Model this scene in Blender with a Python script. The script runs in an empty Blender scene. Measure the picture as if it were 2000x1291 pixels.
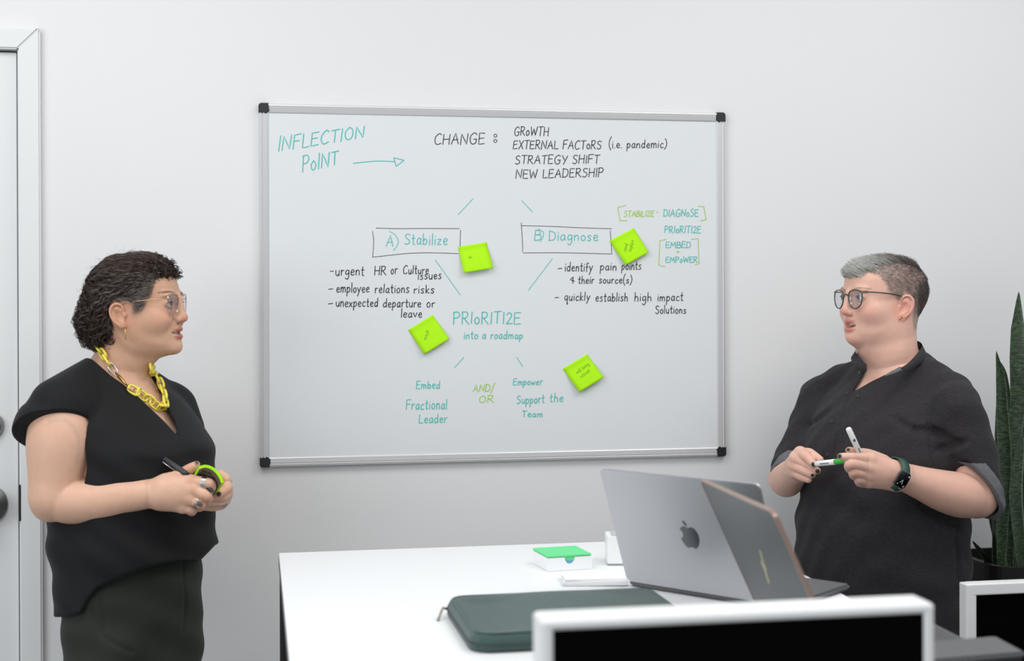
import bpy, bmesh, math, random
import numpy as np
from mathutils import Vector, Matrix
random.seed(7); RNG = np.random.default_rng(7)
SC = bpy.context.scene
COL = SC.collection
# ------------------------------------------------------------------ camera, world, lights, exposure
CAM = np.array([-.0139, -3.5801, 1.5]); YAW, PITCH, ROLL = .1795, -.0046, -.0029
F = 2778.; SHY = -57.5
_cy, _sy = math.cos(YAW), math.sin(YAW)
CF = np.array([_sy*math.cos(PITCH), _cy*math.cos(PITCH), math.sin(PITCH)])
_r = np.array([_cy, -_sy, 0.]); _u = np.cross(_r, CF)
CR = _r*math.cos(ROLL)+_u*math.sin(ROLL); CU = -_r*math.sin(ROLL)+_u*math.cos(ROLL)
cd = bpy.data.cameras.new('camera'); cam = bpy.data.objects.new('camera', cd); COL.objects.link(cam)
M = Matrix.Identity(4)
for i in range(3):
    M[i][0], M[i][1], M[i][2], M[i][3] = CR[i], CU[i], -CF[i], CAM[i]
cam.matrix_world = M
cd.sensor_fit = 'HORIZONTAL'; cd.sensor_width = 36.; cd.lens = F*36/2000; cd.shift_y = SHY/2000
cd.clip_start = .05; cd.clip_end = 60
cd.dof.use_dof = True; cd.dof.focus_distance = 3.33; cd.dof.aperture_fstop = 3.6
SC.camera = cam
SC.view_settings.view_transform = 'Standard'; SC.view_settings.look = 'None'
SC.view_settings.gamma = 1; SC.view_settings.use_curve_mapping = False
SC.view_settings.exposure = -0.09
wd = bpy.data.worlds.new('room_ambient'); SC.world = wd; wd.use_nodes = True
wd.node_tree.nodes['Background'].inputs[0].default_value = (.93, .96, 1.0, 1)
wd.node_tree.nodes['Background'].inputs[1].default_value = .53
def area(name, loc, target, sx, sy, power, col=(1, 1, 1)):
    l = bpy.data.lights.new(name, 'AREA'); l.shape = 'RECTANGLE'; l.size = sx; l.size_y = sy
    l.energy = power; l.color = col
    o = bpy.data.objects.new(name, l); COL.objects.link(o); o.location = loc
    o.rotation_euler = (Vector(target)-Vector(loc)).to_track_quat('-Z', 'Y').to_euler()
    return o
area('ceiling_panel_light', (-.6, -1.45, 2.95), (-.5, -1.2, 0), 1.5, .9, 24, (1, .985, .96))
area('ceiling_panel_light', (1.75, -1.45, 2.95), (1.7, -1.2, 0), 1.5, .9, 25, (1, .985, .96))
area('ceiling_panel_light', (.6, -3.2, 2.95), (.6, -2.9, 0), 2.4, .9, 24, (1, .985, .96))
area('window_daylight', (-3.2, -3.5, 2.0), (.6, 0, 1.2), 2.2, 1.8, 52, (.93, .97, 1))

# ------------------------------------------------------------------ pixel helpers (photo frame 2000 x 1291)
def W(px, py, d):
    """world point seen at a photo pixel, lying d metres in front of the back wall"""
    v = CF*F+CR*(px-1000)-CU*(py-645.5-SHY)
    return CAM+v*((-d-CAM[1])/v[1])
def Wz(px, py, z):
    v = CF*F+CR*(px-1000)-CU*(py-645.5-SHY)
    return CAM+v*((z-CAM[2])/v[2])
def mpp(p):
    return float((np.asarray(p)-CAM)@CF)/F      # metres per pixel at a point
# ------------------------------------------------------------------ materials
def s2l(c):
    c = np.asarray(c, float)/255.
    return tuple(np.where(c <= .04045, c/12.92, ((c+.055)/1.055)**2.4))
MATS = {}
def mat(name, rgb=(200, 200, 200), rough=.5, metal=0., bump=0., bscale=200., spec=.5, var=0., vscale=8., sss=0., attr=None,
        sheen=0., coat=0., weave=0., detail=2., trans=None):
    if name in MATS: return MATS[name]
    m = bpy.data.materials.new(name); m.use_nodes = True; nt = m.node_tree; N = nt.nodes; L = nt.links
    b = N['Principled BSDF']
    c = s2l(rgb)
    b.inputs['Base Color'].default_value = (*c, 1); b.inputs['Roughness'].default_value = rough
    b.inputs['Metallic'].default_value = metal; b.inputs['Specular IOR Level'].default_value = spec
    if sss: 
        b.inputs['Subsurface Weight'].default_value = sss
        b.inputs['Subsurface Radius'].default_value = (1., .35, .2); b.inputs['Subsurface Scale'].default_value = .006
    if sheen: b.inputs['Sheen Weight'].default_value = sheen; b.inputs['Sheen Roughness'].default_value = .5
    if coat: b.inputs['Coat Weight'].default_value = coat; b.inputs['Coat Roughness'].default_value = .1
    tc = N.new('ShaderNodeTexCoord')
    src = None
    if attr:
        a = N.new('ShaderNodeAttribute'); a.attribute_name = attr; src = a.outputs['Color']
    if var:
        n = N.new('ShaderNodeTexNoise'); n.inputs['Scale'].default_value = vscale; n.inputs['Detail'].default_value = 4
        L.new(tc.outputs['Object'], n.inputs['Vector'])
        mr = N.new('ShaderNodeMapRange'); mr.inputs[1].default_value = .3; mr.inputs[2].default_value = .7
        mr.inputs[3].default_value = 1-var; mr.inputs[4].default_value = 1+var
        L.new(n.outputs['Fac'], mr.inputs[0])
        vm = N.new('ShaderNodeVectorMath'); vm.operation = 'SCALE'
        if src is not None: L.new(src, vm.inputs[0])
        else: vm.inputs[0].default_value = c
        L.new(mr.outputs[0], vm.inputs['Scale']); src = vm.outputs[0]
    hsum = None
    if weave:
        outs = []
        for sc3 in ((90, 90, 1500), (1500, 1500, 90)):
            mp = N.new('ShaderNodeMapping'); mp.inputs['Scale'].default_value = sc3
            L.new(tc.outputs['Object'], mp.inputs[0])
            n = N.new('ShaderNodeTexNoise'); n.inputs['Scale'].default_value = 1; n.inputs['Detail'].default_value = 1
            L.new(mp.outputs[0], n.inputs['Vector']); outs.append(n.outputs['Fac'])
        ad = N.new('ShaderNodeMath'); ad.operation = 'ADD'; L.new(outs[0], ad.inputs[0]); L.new(outs[1], ad.inputs[1])
        mr = N.new('ShaderNodeMapRange'); mr.inputs[1].default_value = .75; mr.inputs[2].default_value = 1.25
        mr.inputs[3].default_value = 1-weave; mr.inputs[4].default_value = 1+weave
        L.new(ad.outputs[0], mr.inputs[0])
        vm = N.new('ShaderNodeVectorMath'); vm.operation = 'SCALE'
        if src is not None: L.new(src, vm.inputs[0])
        else: vm.inputs[0].default_value = c
        L.new(mr.outputs[0], vm.inputs['Scale']); src = vm.outputs[0]; hsum = ad.outputs[0]
    if src is not None: L.new(src, b.inputs['Base Color'])
    if bump:
        n = N.new('ShaderNodeTexNoise'); n.inputs['Scale'].default_value = bscale; n.inputs['Detail'].default_value = detail
        L.new(tc.outputs['Object'], n.inputs['Vector'])
        bp = N.new('ShaderNodeBump'); bp.inputs['Strength'].default_value = bump; bp.inputs['Distance'].default_value = .002
        L.new(hsum if hsum is not None else n.outputs['Fac'], bp.inputs['Height']); L.new(bp.outputs[0], b.inputs['Normal'])
    MATS[name] = m
    return m
def lens_mat(name, tint, gloss=.08):
    if name in MATS: return MATS[name]
    m = bpy.data.materials.new(name); m.use_nodes = True; nt = m.node_tree; N = nt.nodes
    N.remove(N['Principled BSDF'])
    t = N.new('ShaderNodeBsdfTransparent'); t.inputs[0].default_value = (*tint, 1)
    g = N.new('ShaderNodeBsdfGlossy'); g.inputs['Roughness'].default_value = .03
    mx = N.new('ShaderNodeMixShader'); mx.inputs[0].default_value = gloss
    nt.links.new(t.outputs[0], mx.inputs[1]); nt.links.new(g.outputs[0], mx.inputs[2])
    nt.links.new(mx.outputs[0], N['Material Output'].inputs['Surface']); MATS[name] = m
    return m
# ------------------------------------------------------------------ object helpers
def tag(o, label=None, cat=None, group=None, kind=None):
    if label: o['label'] = label
    if cat: o['category'] = cat
    if group: o['group'] = group
    if kind: o['kind'] = kind
    return o
def empty(name, loc, label, cat, group=None):
    o = bpy.data.objects.new(name, None); COL.objects.link(o); o.location = Vector(loc); o.empty_display_size = .05
    return tag(o, label, cat, group)
def link(name, me, m=None, parent=None, smooth=False):
    o = bpy.data.objects.new(name, me); COL.objects.link(o)
    if m is not None:
        me.materials.clear(); me.materials.append(m)
    if parent is not None:
        o.parent = parent
        o.matrix_parent_inverse = world_of(parent).inverted()      # mesh data are in world coordinates
    if smooth:
        me.polygons.foreach_set('use_smooth', [True]*len(me.polygons)); me.update()
    return o
def world_of(o):
    m = o.matrix_basis.copy()
    if o.parent is not None: m = world_of(o.parent) @ o.matrix_parent_inverse @ m
    return m
def mesh(name, verts, faces):
    me = bpy.data.meshes.new(name); me.from_pydata([tuple(map(float, v)) for v in verts], [], [tuple(map(int, f)) for f in faces]); me.update()
    return me
def mesh_np(name, V, Q):
    """fast mesh from numpy: V (n,3), Q (m,k)"""
    me = bpy.data.meshes.new(name); k = Q.shape[1]
    me.vertices.add(len(V)); me.vertices.foreach_set('co', np.ascontiguousarray(V, np.float32).ravel())
    me.loops.add(Q.size); me.loops.foreach_set('vertex_index', np.ascontiguousarray(Q, np.int32).ravel())
    me.polygons.add(len(Q)); me.polygons.foreach_set('loop_start', np.arange(0, Q.size, k, dtype=np.int32))
    me.update(calc_edges=True)
    return me
def bm_mesh(name, bm):
    me = bpy.data.meshes.new(name); bm.normal_update(); bm.to_mesh(me); bm.free(); return me
def xform(o=(0, 0, 0), x=(1, 0, 0), y=(0, 1, 0), z=(0, 0, 1)):
    m = Matrix.Identity(4)
    for i in range(3): m[i][0], m[i][1], m[i][2], m[i][3] = x[i], y[i], z[i], o[i]
    return m
def bx(bm, lo, hi, bev=0., seg=2, T=None):
    """bevelled box between two corners"""
    c = [(a+b)/2 for a, b in zip(lo, hi)]; s = [b-a for a, b in zip(lo, hi)]
    t = bmesh.new()
    bmesh.ops.create_cube(t, size=1, matrix=Matrix.Translation(c) @ Matrix.Diagonal((*s, 1)))
    if bev: bmesh.ops.bevel(t, geom=t.edges[:], offset=bev, segments=seg, profile=.5, affect='EDGES')
    if T is not None: t.transform(T)
    add_bm(bm, t)
def add_bm(bm, t):
    me = bpy.data.meshes.new('tmp'); t.to_mesh(me); t.free(); bm.from_mesh(me); bpy.data.meshes.remove(me)
def cyl(bm, a, b, r, r2=None, n=24, bev=0., caps=True):
    a, b = Vector(a), Vector(b); d = b-a; t = bmesh.new()
    bmesh.ops.create_cone(t, cap_ends=caps, segments=n, radius1=r, radius2=r if r2 is None else r2, depth=d.length)
    if bev: bmesh.ops.bevel(t, geom=[e for e in t.edges if len(e.link_faces) == 2 and e.calc_face_angle(0) > .8], offset=bev, segments=2, affect='EDGES')
    t.transform(Matrix.Translation((a+b)/2) @ d.to_track_quat('Z', 'Y').to_matrix().to_4x4()); add_bm(bm, t)
def lathe(bm, prof, a, axis, n=28):
    """profile [(t, r)] turned about the axis from point a"""
    a = Vector(a); q = Vector(axis).to_track_quat('Z', 'Y'); rows = []
    for t, r in prof:
        rows.append([bm.verts.new(a+q @ Vector((r*math.cos(2*math.pi*i/n), r*math.sin(2*math.pi*i/n), t))) for i in range(n)])
    for u, v in zip(rows, rows[1:]):
        for i in range(n): bm.faces.new((u[i], u[(i+1) % n], v[(i+1) % n], v[i]))
    bm.faces.new(rows[0][::-1]); bm.faces.new(rows[-1])
def prism(bm, pts, T, h, bev=0.):
    """outline in the xy plane of T, extruded h along z"""
    t = bmesh.new(); vs = [t.verts.new((x, y, 0)) for x, y in pts]; f = t.faces.new(vs)
    r = bmesh.ops.extrude_face_region(t, geom=[f])
    bmesh.ops.translate(t, vec=(0, 0, h), verts=[g for g in r['geom'] if isinstance(g, bmesh.types.BMVert)])
    bmesh.ops.recalc_face_normals(t, faces=t.faces[:])
    if bev: bmesh.ops.bevel(t, geom=[e for e in t.edges if e.calc_face_angle(0) > .7], offset=bev, segments=2, affect='EDGES')
    t.transform(T); add_bm(bm, t)
def rrect(w, h, r, n=6, x0=0, y0=0):
    out = []
    for cx, cy, a0 in ((w-r, h-r, 0), (r, h-r, 90), (r, r, 180), (w-r, r, 270)):
        for i in range(n+1):
            a = math.radians(a0+90*i/n); out.append((x0+cx+r*math.cos(a), y0+cy+r*math.sin(a)))
    return out
def cat_rom(P, n=6, closed=False):
    P = np.asarray(P, float); out = []
    m = len(P)
    if m < 3 and not closed: return P
    rng = range(m) if closed else range(m-1)
    for i in rng:
        if closed: p0, p1, p2, p3 = P[(i-1) % m], P[i], P[(i+1) % m], P[(i+2) % m]
        else: p0, p1, p2, p3 = P[max(i-1, 0)], P[i], P[i+1], P[min(i+2, m-1)]
        for k in range(n):
            t = k/n
            out.append(.5*((2*p1)+(-p0+p2)*t+(2*p0-5*p1+4*p2-p3)*t*t+(-p0+3*p1-3*p2+p3)*t**3))
    if not closed: out.append(P[-1])
    return np.array(out)
def tubes(polys, rad, n=8, closed=False, caps=True):
    """swept tubes; polys list of (k,3), rad scalar or list of arrays -> V, faces"""
    V = []; Fc = []
    for pi, P in enumerate(polys):
        P = np.asarray(P, float); k = len(P)
        r = rad if np.isscalar(rad) else rad[pi]
        r = np.broadcast_to(np.asarray(r, float), (k,))
        T = np.gradient(P, axis=0) if not closed else np.roll(P, -1, 0)-np.roll(P, 1, 0)
        T = T/np.maximum(np.linalg.norm(T, axis=1, keepdims=True), 1e-9)
        a = np.array([0, 0, 1.]) if abs(T[0][2]) < .9 else np.array([1., 0, 0])
        base = len(V)
        for i in range(k):
            a = a-T[i]*(a@T[i]); a = a/max(np.linalg.norm(a), 1e-9); b = np.cross(T[i], a)
            for j in range(n):
                t = 2*math.pi*j/n; V.append(P[i]+r[i]*(a*math.cos(t)+b*math.sin(t)))
        for i in range(k if closed else k-1):
            i2 = (i+1) % k
            for j in range(n):
                j2 = (j+1) % n; Fc.append((base+i*n+j, base+i*n+j2, base+i2*n+j2, base+i2*n+j))
        if caps and not closed:
            Fc.append(tuple(base+j for j in range(n))[::-1]); Fc.append(tuple(base+(k-1)*n+j for j in range(n)))
    return V, Fc
def tube_obj(name, polys, rad, m, parent=None, n=8, closed=False):
    V, Fc = tubes(polys, rad, n, closed)
    return link(name, mesh(name, V, Fc), m, parent, smooth=True)
# ------------------------------------------------------------------ setting
M_wall = mat('wall_paint', (226, 227, 228), .55, bump=.06, bscale=260, var=.006, vscale=2.5, detail=3)
M_trim = mat('trim_paint', (226, 228, 229), .38)
M_floor = mat('floor_tile', (150, 150, 148), .45, var=.05, vscale=3, bump=.05)
M_blackgap = mat('dark_gap_shade', (20, 20, 21), .8)
def struct(name, me, m, smooth=False):
    o = link(name, me, m, None, smooth); o['kind'] = 'structure'; return o
p0_ = W(82.5, 640, 0.); DX = float(p0_[0])                      # outer edge of the door casing on the wall
ZT = float(W(79, 57, 0.)[2])                                    # top of the casing
CASW = DX-float(W(38.5, 640, 0.)[0])                            # casing width
DI = DX-CASW; ZI = ZT-CASW                                      # opening edge and head
bm = bmesh.new()
bx(bm, (DI, 0, 0), (3.6, .12, 3.1)); bx(bm, (-3.2, 0, 0), (DI-.95, .12, 3.1)); bx(bm, (DI-.95, 0, ZI), (DI, .12, 3.1))
struct('wall_back', bm_mesh('wall_back', bm), M_wall)
bm = bmesh.new(); bx(bm, (-3.2, -6, -.1), (3.6, .12, 0)); struct('floor', bm_mesh('floor', bm), M_floor)
bm = bmesh.new(); bx(bm, (DX, -.014, 0), (3.6, 0, .1), .004); struct('baseboard_back', bm_mesh('baseboard', bm), M_trim)
bm = bmesh.new(); bx(bm, (DI-.95, .115, 0), (DI, .12, ZI)); struct('door_gap_backing', bm_mesh('gap_backing', bm), M_blackgap)  # near-black sheet behind the door paints the shade in its gap
# mitred casing: side and head boards
def casing(pts, name):
    bm = bmesh.new()
    for h, ins in ((.012, 0.), (.018, .007)):
        pass
    prism(bm, pts, xform((0, 0, 0), (1, 0, 0), (0, 0, 1), (0, -1, 0)), .019, .004)
    return struct(name, bm_mesh(name, bm), M_trim)
g_ = .0004
casing([(DI, 0), (DX, 0), (DX, ZT-g_), (DI, ZI-g_)], 'trim_2')
casing([(DI-.95, ZI), (DI, ZI), (DX, ZT), (DI-.95-CASW, ZT)], 'trim_3')
casing([(DI-.95-CASW, 0), (DI-.95, 0), (DI-.95, ZI-g_), (DI-.95-CASW, ZT-g_)], 'trim_4')
# door slab, flush
door = bpy.data.objects.new('door_1', None); COL.objects.link(door); door.location = (DI-.47, .03, 0); door['kind'] = 'structure'
gp = .0055
bm = bmesh.new(); bx(bm, (DI-.94, .004, .008), (DI-gp, .048, ZI-gp), .0015); link('door_panel', bm_mesh('door_panel', bm), M_trim, door)
M_nickel = mat('satin_nickel', (150, 151, 152), .42, .85)
M_dkmetal = mat('dark_steel', (62, 63, 66), .4, .9)
for (px, py, rr, nm) in ((-19, 832, 26, 'deadbolt'), (-24, 986, 38, 'door_knob')):
    c = W(px, py, 0.); r = rr*mpp(c); bm = bmesh.new()
    if nm == 'deadbolt':
        lathe(bm, [(0, r), (.006, r*.99), (.016, r*.9), (.02, r*.8), (.0202, r*.45), (.024, r*.42), (.024, .001)], (c[0], .004, c[2]), (0, -1, 0))
    else:
        lathe(bm, [(0, r), (.004, r), (.008, r*.95), (.0085, r*.45), (.03, r*.4), (.036, r*.62), (.05, r*.78), (.062, r*.68), (.066, r*.4), (.067, .001)], (c[0], .004, c[2]), (0, -1, 0))
    link(nm, bm_mesh(nm, bm), M_nickel, door, True)
a_, b_ = W(42, 945, .0), W(42, 1015, .0)
bm = bmesh.new(); bx(bm, (DI-.001, -.0205, b_[2]), (DI+.004, -.001, a_[2]), .0008); link('strike_plate', bm_mesh('strike_plate', bm), M_dkmetal, door)

# ------------------------------------------------------------------ whiteboard
bd = .016                                                        # board depth
BW, BH = 1.2013, .8983
X0, Z0 = .0, 1.5-.4246
fwid = .0225
wb = empty('whiteboard', (BW/2, -.008, Z0), 'large whiteboard in an aluminium frame with black corners, covered in handwriting', 'whiteboard')
M_board = mat('board_enamel', (222, 226, 229), .22, spec=.45, var=.004, vscale=6)
M_alu = mat('brushed_aluminium', (206, 207, 209), .38, .45, bump=.03, bscale=400)
M_cap = mat('corner_plastic', (30, 32, 37), .42)
yb = -.0115
bm = bmesh.new(); bx(bm, (X0+.006, yb, Z0+.006), (X0+BW-.006, -.002, Z0+BH-.006)); link('writing_surface', bm_mesh('writing_surface', bm), M_board, wb)
# rails: stepped aluminium profile swept along each side
def rail(name, a, b, inward):
    a, b, inw = Vector(a), Vector(b), Vector(inward); d = (b-a).normalized()
    prof = [(0, 0), (0, .0125), (.0015, .0155), (.006, .0160), (.0075, .0148), (.0082, .0148), (.0095, .0158), (.0205, .0145), (fwid, .0135), (fwid, .0)]
    bm = bmesh.new(); rows = []
    for e in (a+d*.02, b-d*.02):
        rows.append([bm.verts.new(e+inw*u+Vector((0, -1, 0))*v) for u, v in prof])
    n = len(prof)
    for i in range(n): bm.faces.new((rows[0][i], rows[0][(i+1) % n], rows[1][(i+1) % n], rows[1][i]))
    bm.faces.new(rows[0]); bm.faces.new(rows[1][::-1]); bmesh.ops.recalc_face_normals(bm, faces=bm.faces[:])
    return link(name, bm_mesh(name, bm), M_alu, wb)
c00, c10, c01, c11 = (X0, 0, Z0), (X0+BW, 0, Z0), (X0, 0, Z0+BH), (X0+BW, 0, Z0+BH)
rail('frame_rail', c00, c10, (0, 0, 1)); rail('frame_rail', c01, c11, (0, 0, -1)); rail('frame_rail', c00, c01, (1, 0, 0)); rail('frame_rail', c10, c11, (-1, 0, 0))
def cap(cx, cz, sx, sz):
    s = .0262; w = fwid+.0015; q = .008
    pts = [(s, 0)]+[(q-q*math.sin(t), q-q*math.cos(t)) for t in np.linspace(0, math.pi/2, 6)]+[(0, s), (w-.003, s)]
    pts += [(w-.003+(s-w+.003)*(1-math.cos(t)), s-(s-w+.003)*math.sin(t)) for t in np.linspace(0.15, math.pi/2, 5)]
    pts += [(s, w-.003)]
    bm = bmesh.new()
    prism(bm, [(x*sx, z*sz) for x, z in pts], xform((cx, 0, cz), (1, 0, 0), (0, 0, 1), (0, -1, 0)), .0175, .0022)
    bmesh.ops.recalc_face_normals(bm, faces=bm.faces[:])
    link('corner_cap', bm_mesh('corner_cap', bm), M_cap, wb)
e_ = .0012
cap(X0-e_, Z0-e_, 1, 1); cap(X0+BW+e_, Z0-e_, -1, 1); cap(X0-e_, Z0+BH+e_, 1, -1); cap(X0+BW+e_, Z0+BH+e_, -1, -1)
# ------------------------------------------------------------------ handwriting: one stroke font, laid on the board as thin flat ink ribbons
GL = {}
def _g(spec):
    for ln in spec.strip().splitlines():
        ch, w, st = ln.split(None, 2)
        GL[ch] = (float(w), [(s.strip().startswith('~'), [tuple(map(float, p.split(','))) for p in s.strip().lstrip('~').split()]) for s in st.split('|')])
_g("""
A .62 0,0 .3,1 .58,0|.1,.36 .5,.4
B .5 0,0 .02,1|~0,.98 .36,.92 .34,.62 .04,.52|~.04,.52 .46,.46 .44,.08 0,.02
C .56 ~.52,.85 .36,1 .08,.72 .04,.3 .22,0 .54,.12
D .56 .03,0 .03,1|~0,1 .42,.86 .52,.5 .4,.12 0,.02
E .5 .46,.98 .03,1 .02,0 .48,.04|.03,.53 .4,.55
F .48 .48,1 .03,.96 .02,0|.03,.52 .4,.54
G .62 ~.56,.84 .36,1 .08,.72 .05,.26 .26,0 .52,.1 .54,.42|.32,.42 .6,.44
H .58 .03,0 .04,1|.52,0 .54,1|.03,.5 .53,.52
I .12 .05,0 .07,1
L .46 .04,1 .03,0 .46,.04
M .72 0,0 .1,1 .34,.3 .6,1 .68,0
N .6 .02,0 .04,1 .52,.02 .56,1
O .6 ~.3,1 .06,.72 .08,.2 .32,0 .54,.3 .5,.8 .3,1
P .5 .03,-.02 .04,1|~-.02,.94 .3,1 .46,.76 .32,.52 .05,.48
R .54 .03,0 .04,1|~0,.97 .34,.98 .42,.74 .28,.52 .04,.48|.14,.5 .52,-.02
S .5 ~.46,.88 .26,1 .06,.82 .16,.6 .4,.42 .42,.16 .22,0 .02,.1
T .52 0,.97 .54,1|.26,.98 .25,0
U .56 ~.04,1 .05,.3 .22,0 .46,.2 .5,1
V .56 0,1 .28,0 .54,1
W .8 0,1 .18,0 .38,.8 .58,0 .76,1
X .52 0,0 .5,1|.02,1 .5,0
Y .54 0,1 .26,.48|.54,1 .2,-.05
Z .52 .02,.96 .46,1 .04,.02 .52,.06
2 .46 ~.03,.8 .2,1 .4,.8 .26,.4 .02,.02|.02,.02 .46,.04
o .4 ~.2,.58 .03,.36 .12,.02 .3,.06 .36,.36 .2,.58
a .42 ~.36,.5 .18,.58 .03,.3 .12,.02 .32,.2 .36,.52|~.36,.55 .35,.14 .42,.02
b .42 .04,1.02 .04,.02|~.04,.3 .2,.56 .37,.34 .26,.04 .04,.06
c .38 ~.35,.48 .2,.58 .04,.32 .14,.02 .37,.1
d .44 ~.36,.46 .18,.58 .03,.3 .14,.02 .36,.2|.37,1.05 .38,.02
e .4 ~.05,.3 .34,.36 .28,.56 .12,.54 .04,.26 .16,.02 .38,.1
f .3 ~.32,.92 .2,1.02 .12,.8 .12,-.05|0,.52 .28,.54
g .42 ~.36,.5 .18,.58 .04,.34 .14,.08 .35,.28|~.37,.56 .37,-.1 .24,-.4 .04,-.28
h .42 .04,1.05 .04,0|~.04,.34 .2,.58 .34,.42 .36,0
i .12 .05,.56 .06,0|.06,.78 .07,.82
k .4 .04,1.02 .04,0|.34,.56 .06,.28 .36,0
l .12 .05,1.08 .05,0
m .64 .03,.56 .04,0|~.04,.34 .16,.57 .28,.42 .3,0|~.3,.34 .42,.57 .55,.42 .58,0
n .42 .03,.56 .04,0|~.04,.34 .2,.58 .34,.42 .36,0
p .42 .04,.56 .03,-.42|~.04,.3 .18,.58 .37,.36 .24,.02 .04,.1
q .42 ~.36,.5 .18,.58 .04,.34 .14,.04 .35,.26|~.37,.58 .36,-.42 .44,-.3
r .32 .04,.56 .05,0|~.05,.32 .14,.54 .32,.54
s .36 ~.32,.5 .18,.58 .06,.46 .16,.32 .3,.18 .2,.01 .02,.06
t .32 ~.14,.98 .14,.2 .2,.02 .3,.06|0,.62 .3,.64
u .42 ~.03,.56 .06,.14 .2,.01 .34,.2|.36,.57 .36,.0
v .4 0,.56 .18,0 .37,.56
w .58 0,.56 .14,0 .28,.46 .42,0 .56,.56
z .4 .02,.54 .34,.56 .02,.02 .36,.04
j .2 .12,.56 .12,-.2 0,-.36
x .4 0,.56 .36,0|.36,.56 0,0
y .42 .02,.56 .2,.08|~.4,.58 .22,.08 .06,-.4
( .24 ~.24,1.35 .04,.85 .04,.2 .24,-.25
) .24 ~.02,1.2 .2,.8 .2,.25 .0,-.2
. .1 .03,.0 .06,.04
/ .4 .36,1.25 0,-.2
- .4 0,.42 .4,.44
+ .4 .2,.1 .2,.7|0,.4 .4,.4
* .4 0,.2 .4,.8|.4,.25 .02,.75|.2,.0 .2,.6
&  .5 .5,.2 0,.45 .35,.95 .3,.0|.3,-.2 .3,-.12
""")
def ribbons(strokes3, w, nrm):
    """flat ink strokes with rounded ends; strokes3 list of (k,3)"""
    V = []; Q = []; nrm = np.array(nrm, float)
    for si, P in enumerate(strokes3):
        P = np.asarray(P)+nrm*((si % 8)*4e-5+np.arange(len(P))*5e-6)[:, None]; T = np.gradient(P, axis=0); T /= np.maximum(np.linalg.norm(T, axis=1, keepdims=True), 1e-9)
        S = np.cross(T, nrm)
        P = np.vstack([P[0]-T[0]*w*.45, P, P[-1]+T[-1]*w*.45]); S = np.vstack([S[0]*.35, S, S[-1]*.35]); b = len(V)
        for i in range(len(P)): V += [P[i]+S[i]*w*.5, P[i]-S[i]*w*.5]
        for i in range(len(P)-1): Q.append((b+2*i, b+2*i+1, b+2*i+3, b+2*i+2))
    return V, Q
def text_strokes(s, x0, x1, yb, h, slope=0., shear=.0, hr=1., jit=.02, seed=0):
    """2-D strokes in photo pixels for a line of writing fitted between x0 and x1"""
    rg = random.Random(seed*31+len(s)); adv = 0; items = []
    for ch in s:
        if ch == ' ': adv += .42; continue
        w, st = GL[ch]; items.append((adv, st)); adv += w+.13
    adv -= .13; k = (x1-x0)/adv; out = []
    for a, st in items:
        dy = rg.uniform(-.03, .03); sc = rg.uniform(.95, 1.05)
        for smooth, pts in st:
            q = []
            for x, y in pts:
                X = x0+(a+x)*k; fr = (X-x0)/(x1-x0); H = h*(1+(hr-1)*fr)
                y2 = y*sc+dy+rg.uniform(-jit, jit)
                q.append((X+shear*y2*H+rg.uniform(-jit, jit)*H*.6, yb+slope*(X-x0)-y2*H))
            q = np.array(q)
            out.append(cat_rom(q, 6) if smooth and len(q) > 2 else np.vstack([np.linspace(q[i], q[i+1], 4)[:3 if i < len(q)-2 else 4] for i in range(len(q)-1)]))
    return out
def ink(name, strokes, w, m, parent, label=None, d=.0119):
    V, Q = ribbons([[W(x, y, d) for x, y in s] for s in strokes], w, (0, -1, 0))
    o = link(name, mesh(name, V, Q), m, parent)
    if label: o['label'] = label
    return o
I_black = mat('black_ink', (24, 26, 28), .6); I_teal = mat('teal_ink', (58, 188, 177), .6); I_green = mat('green_ink', (160, 205, 70), .6)
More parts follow.
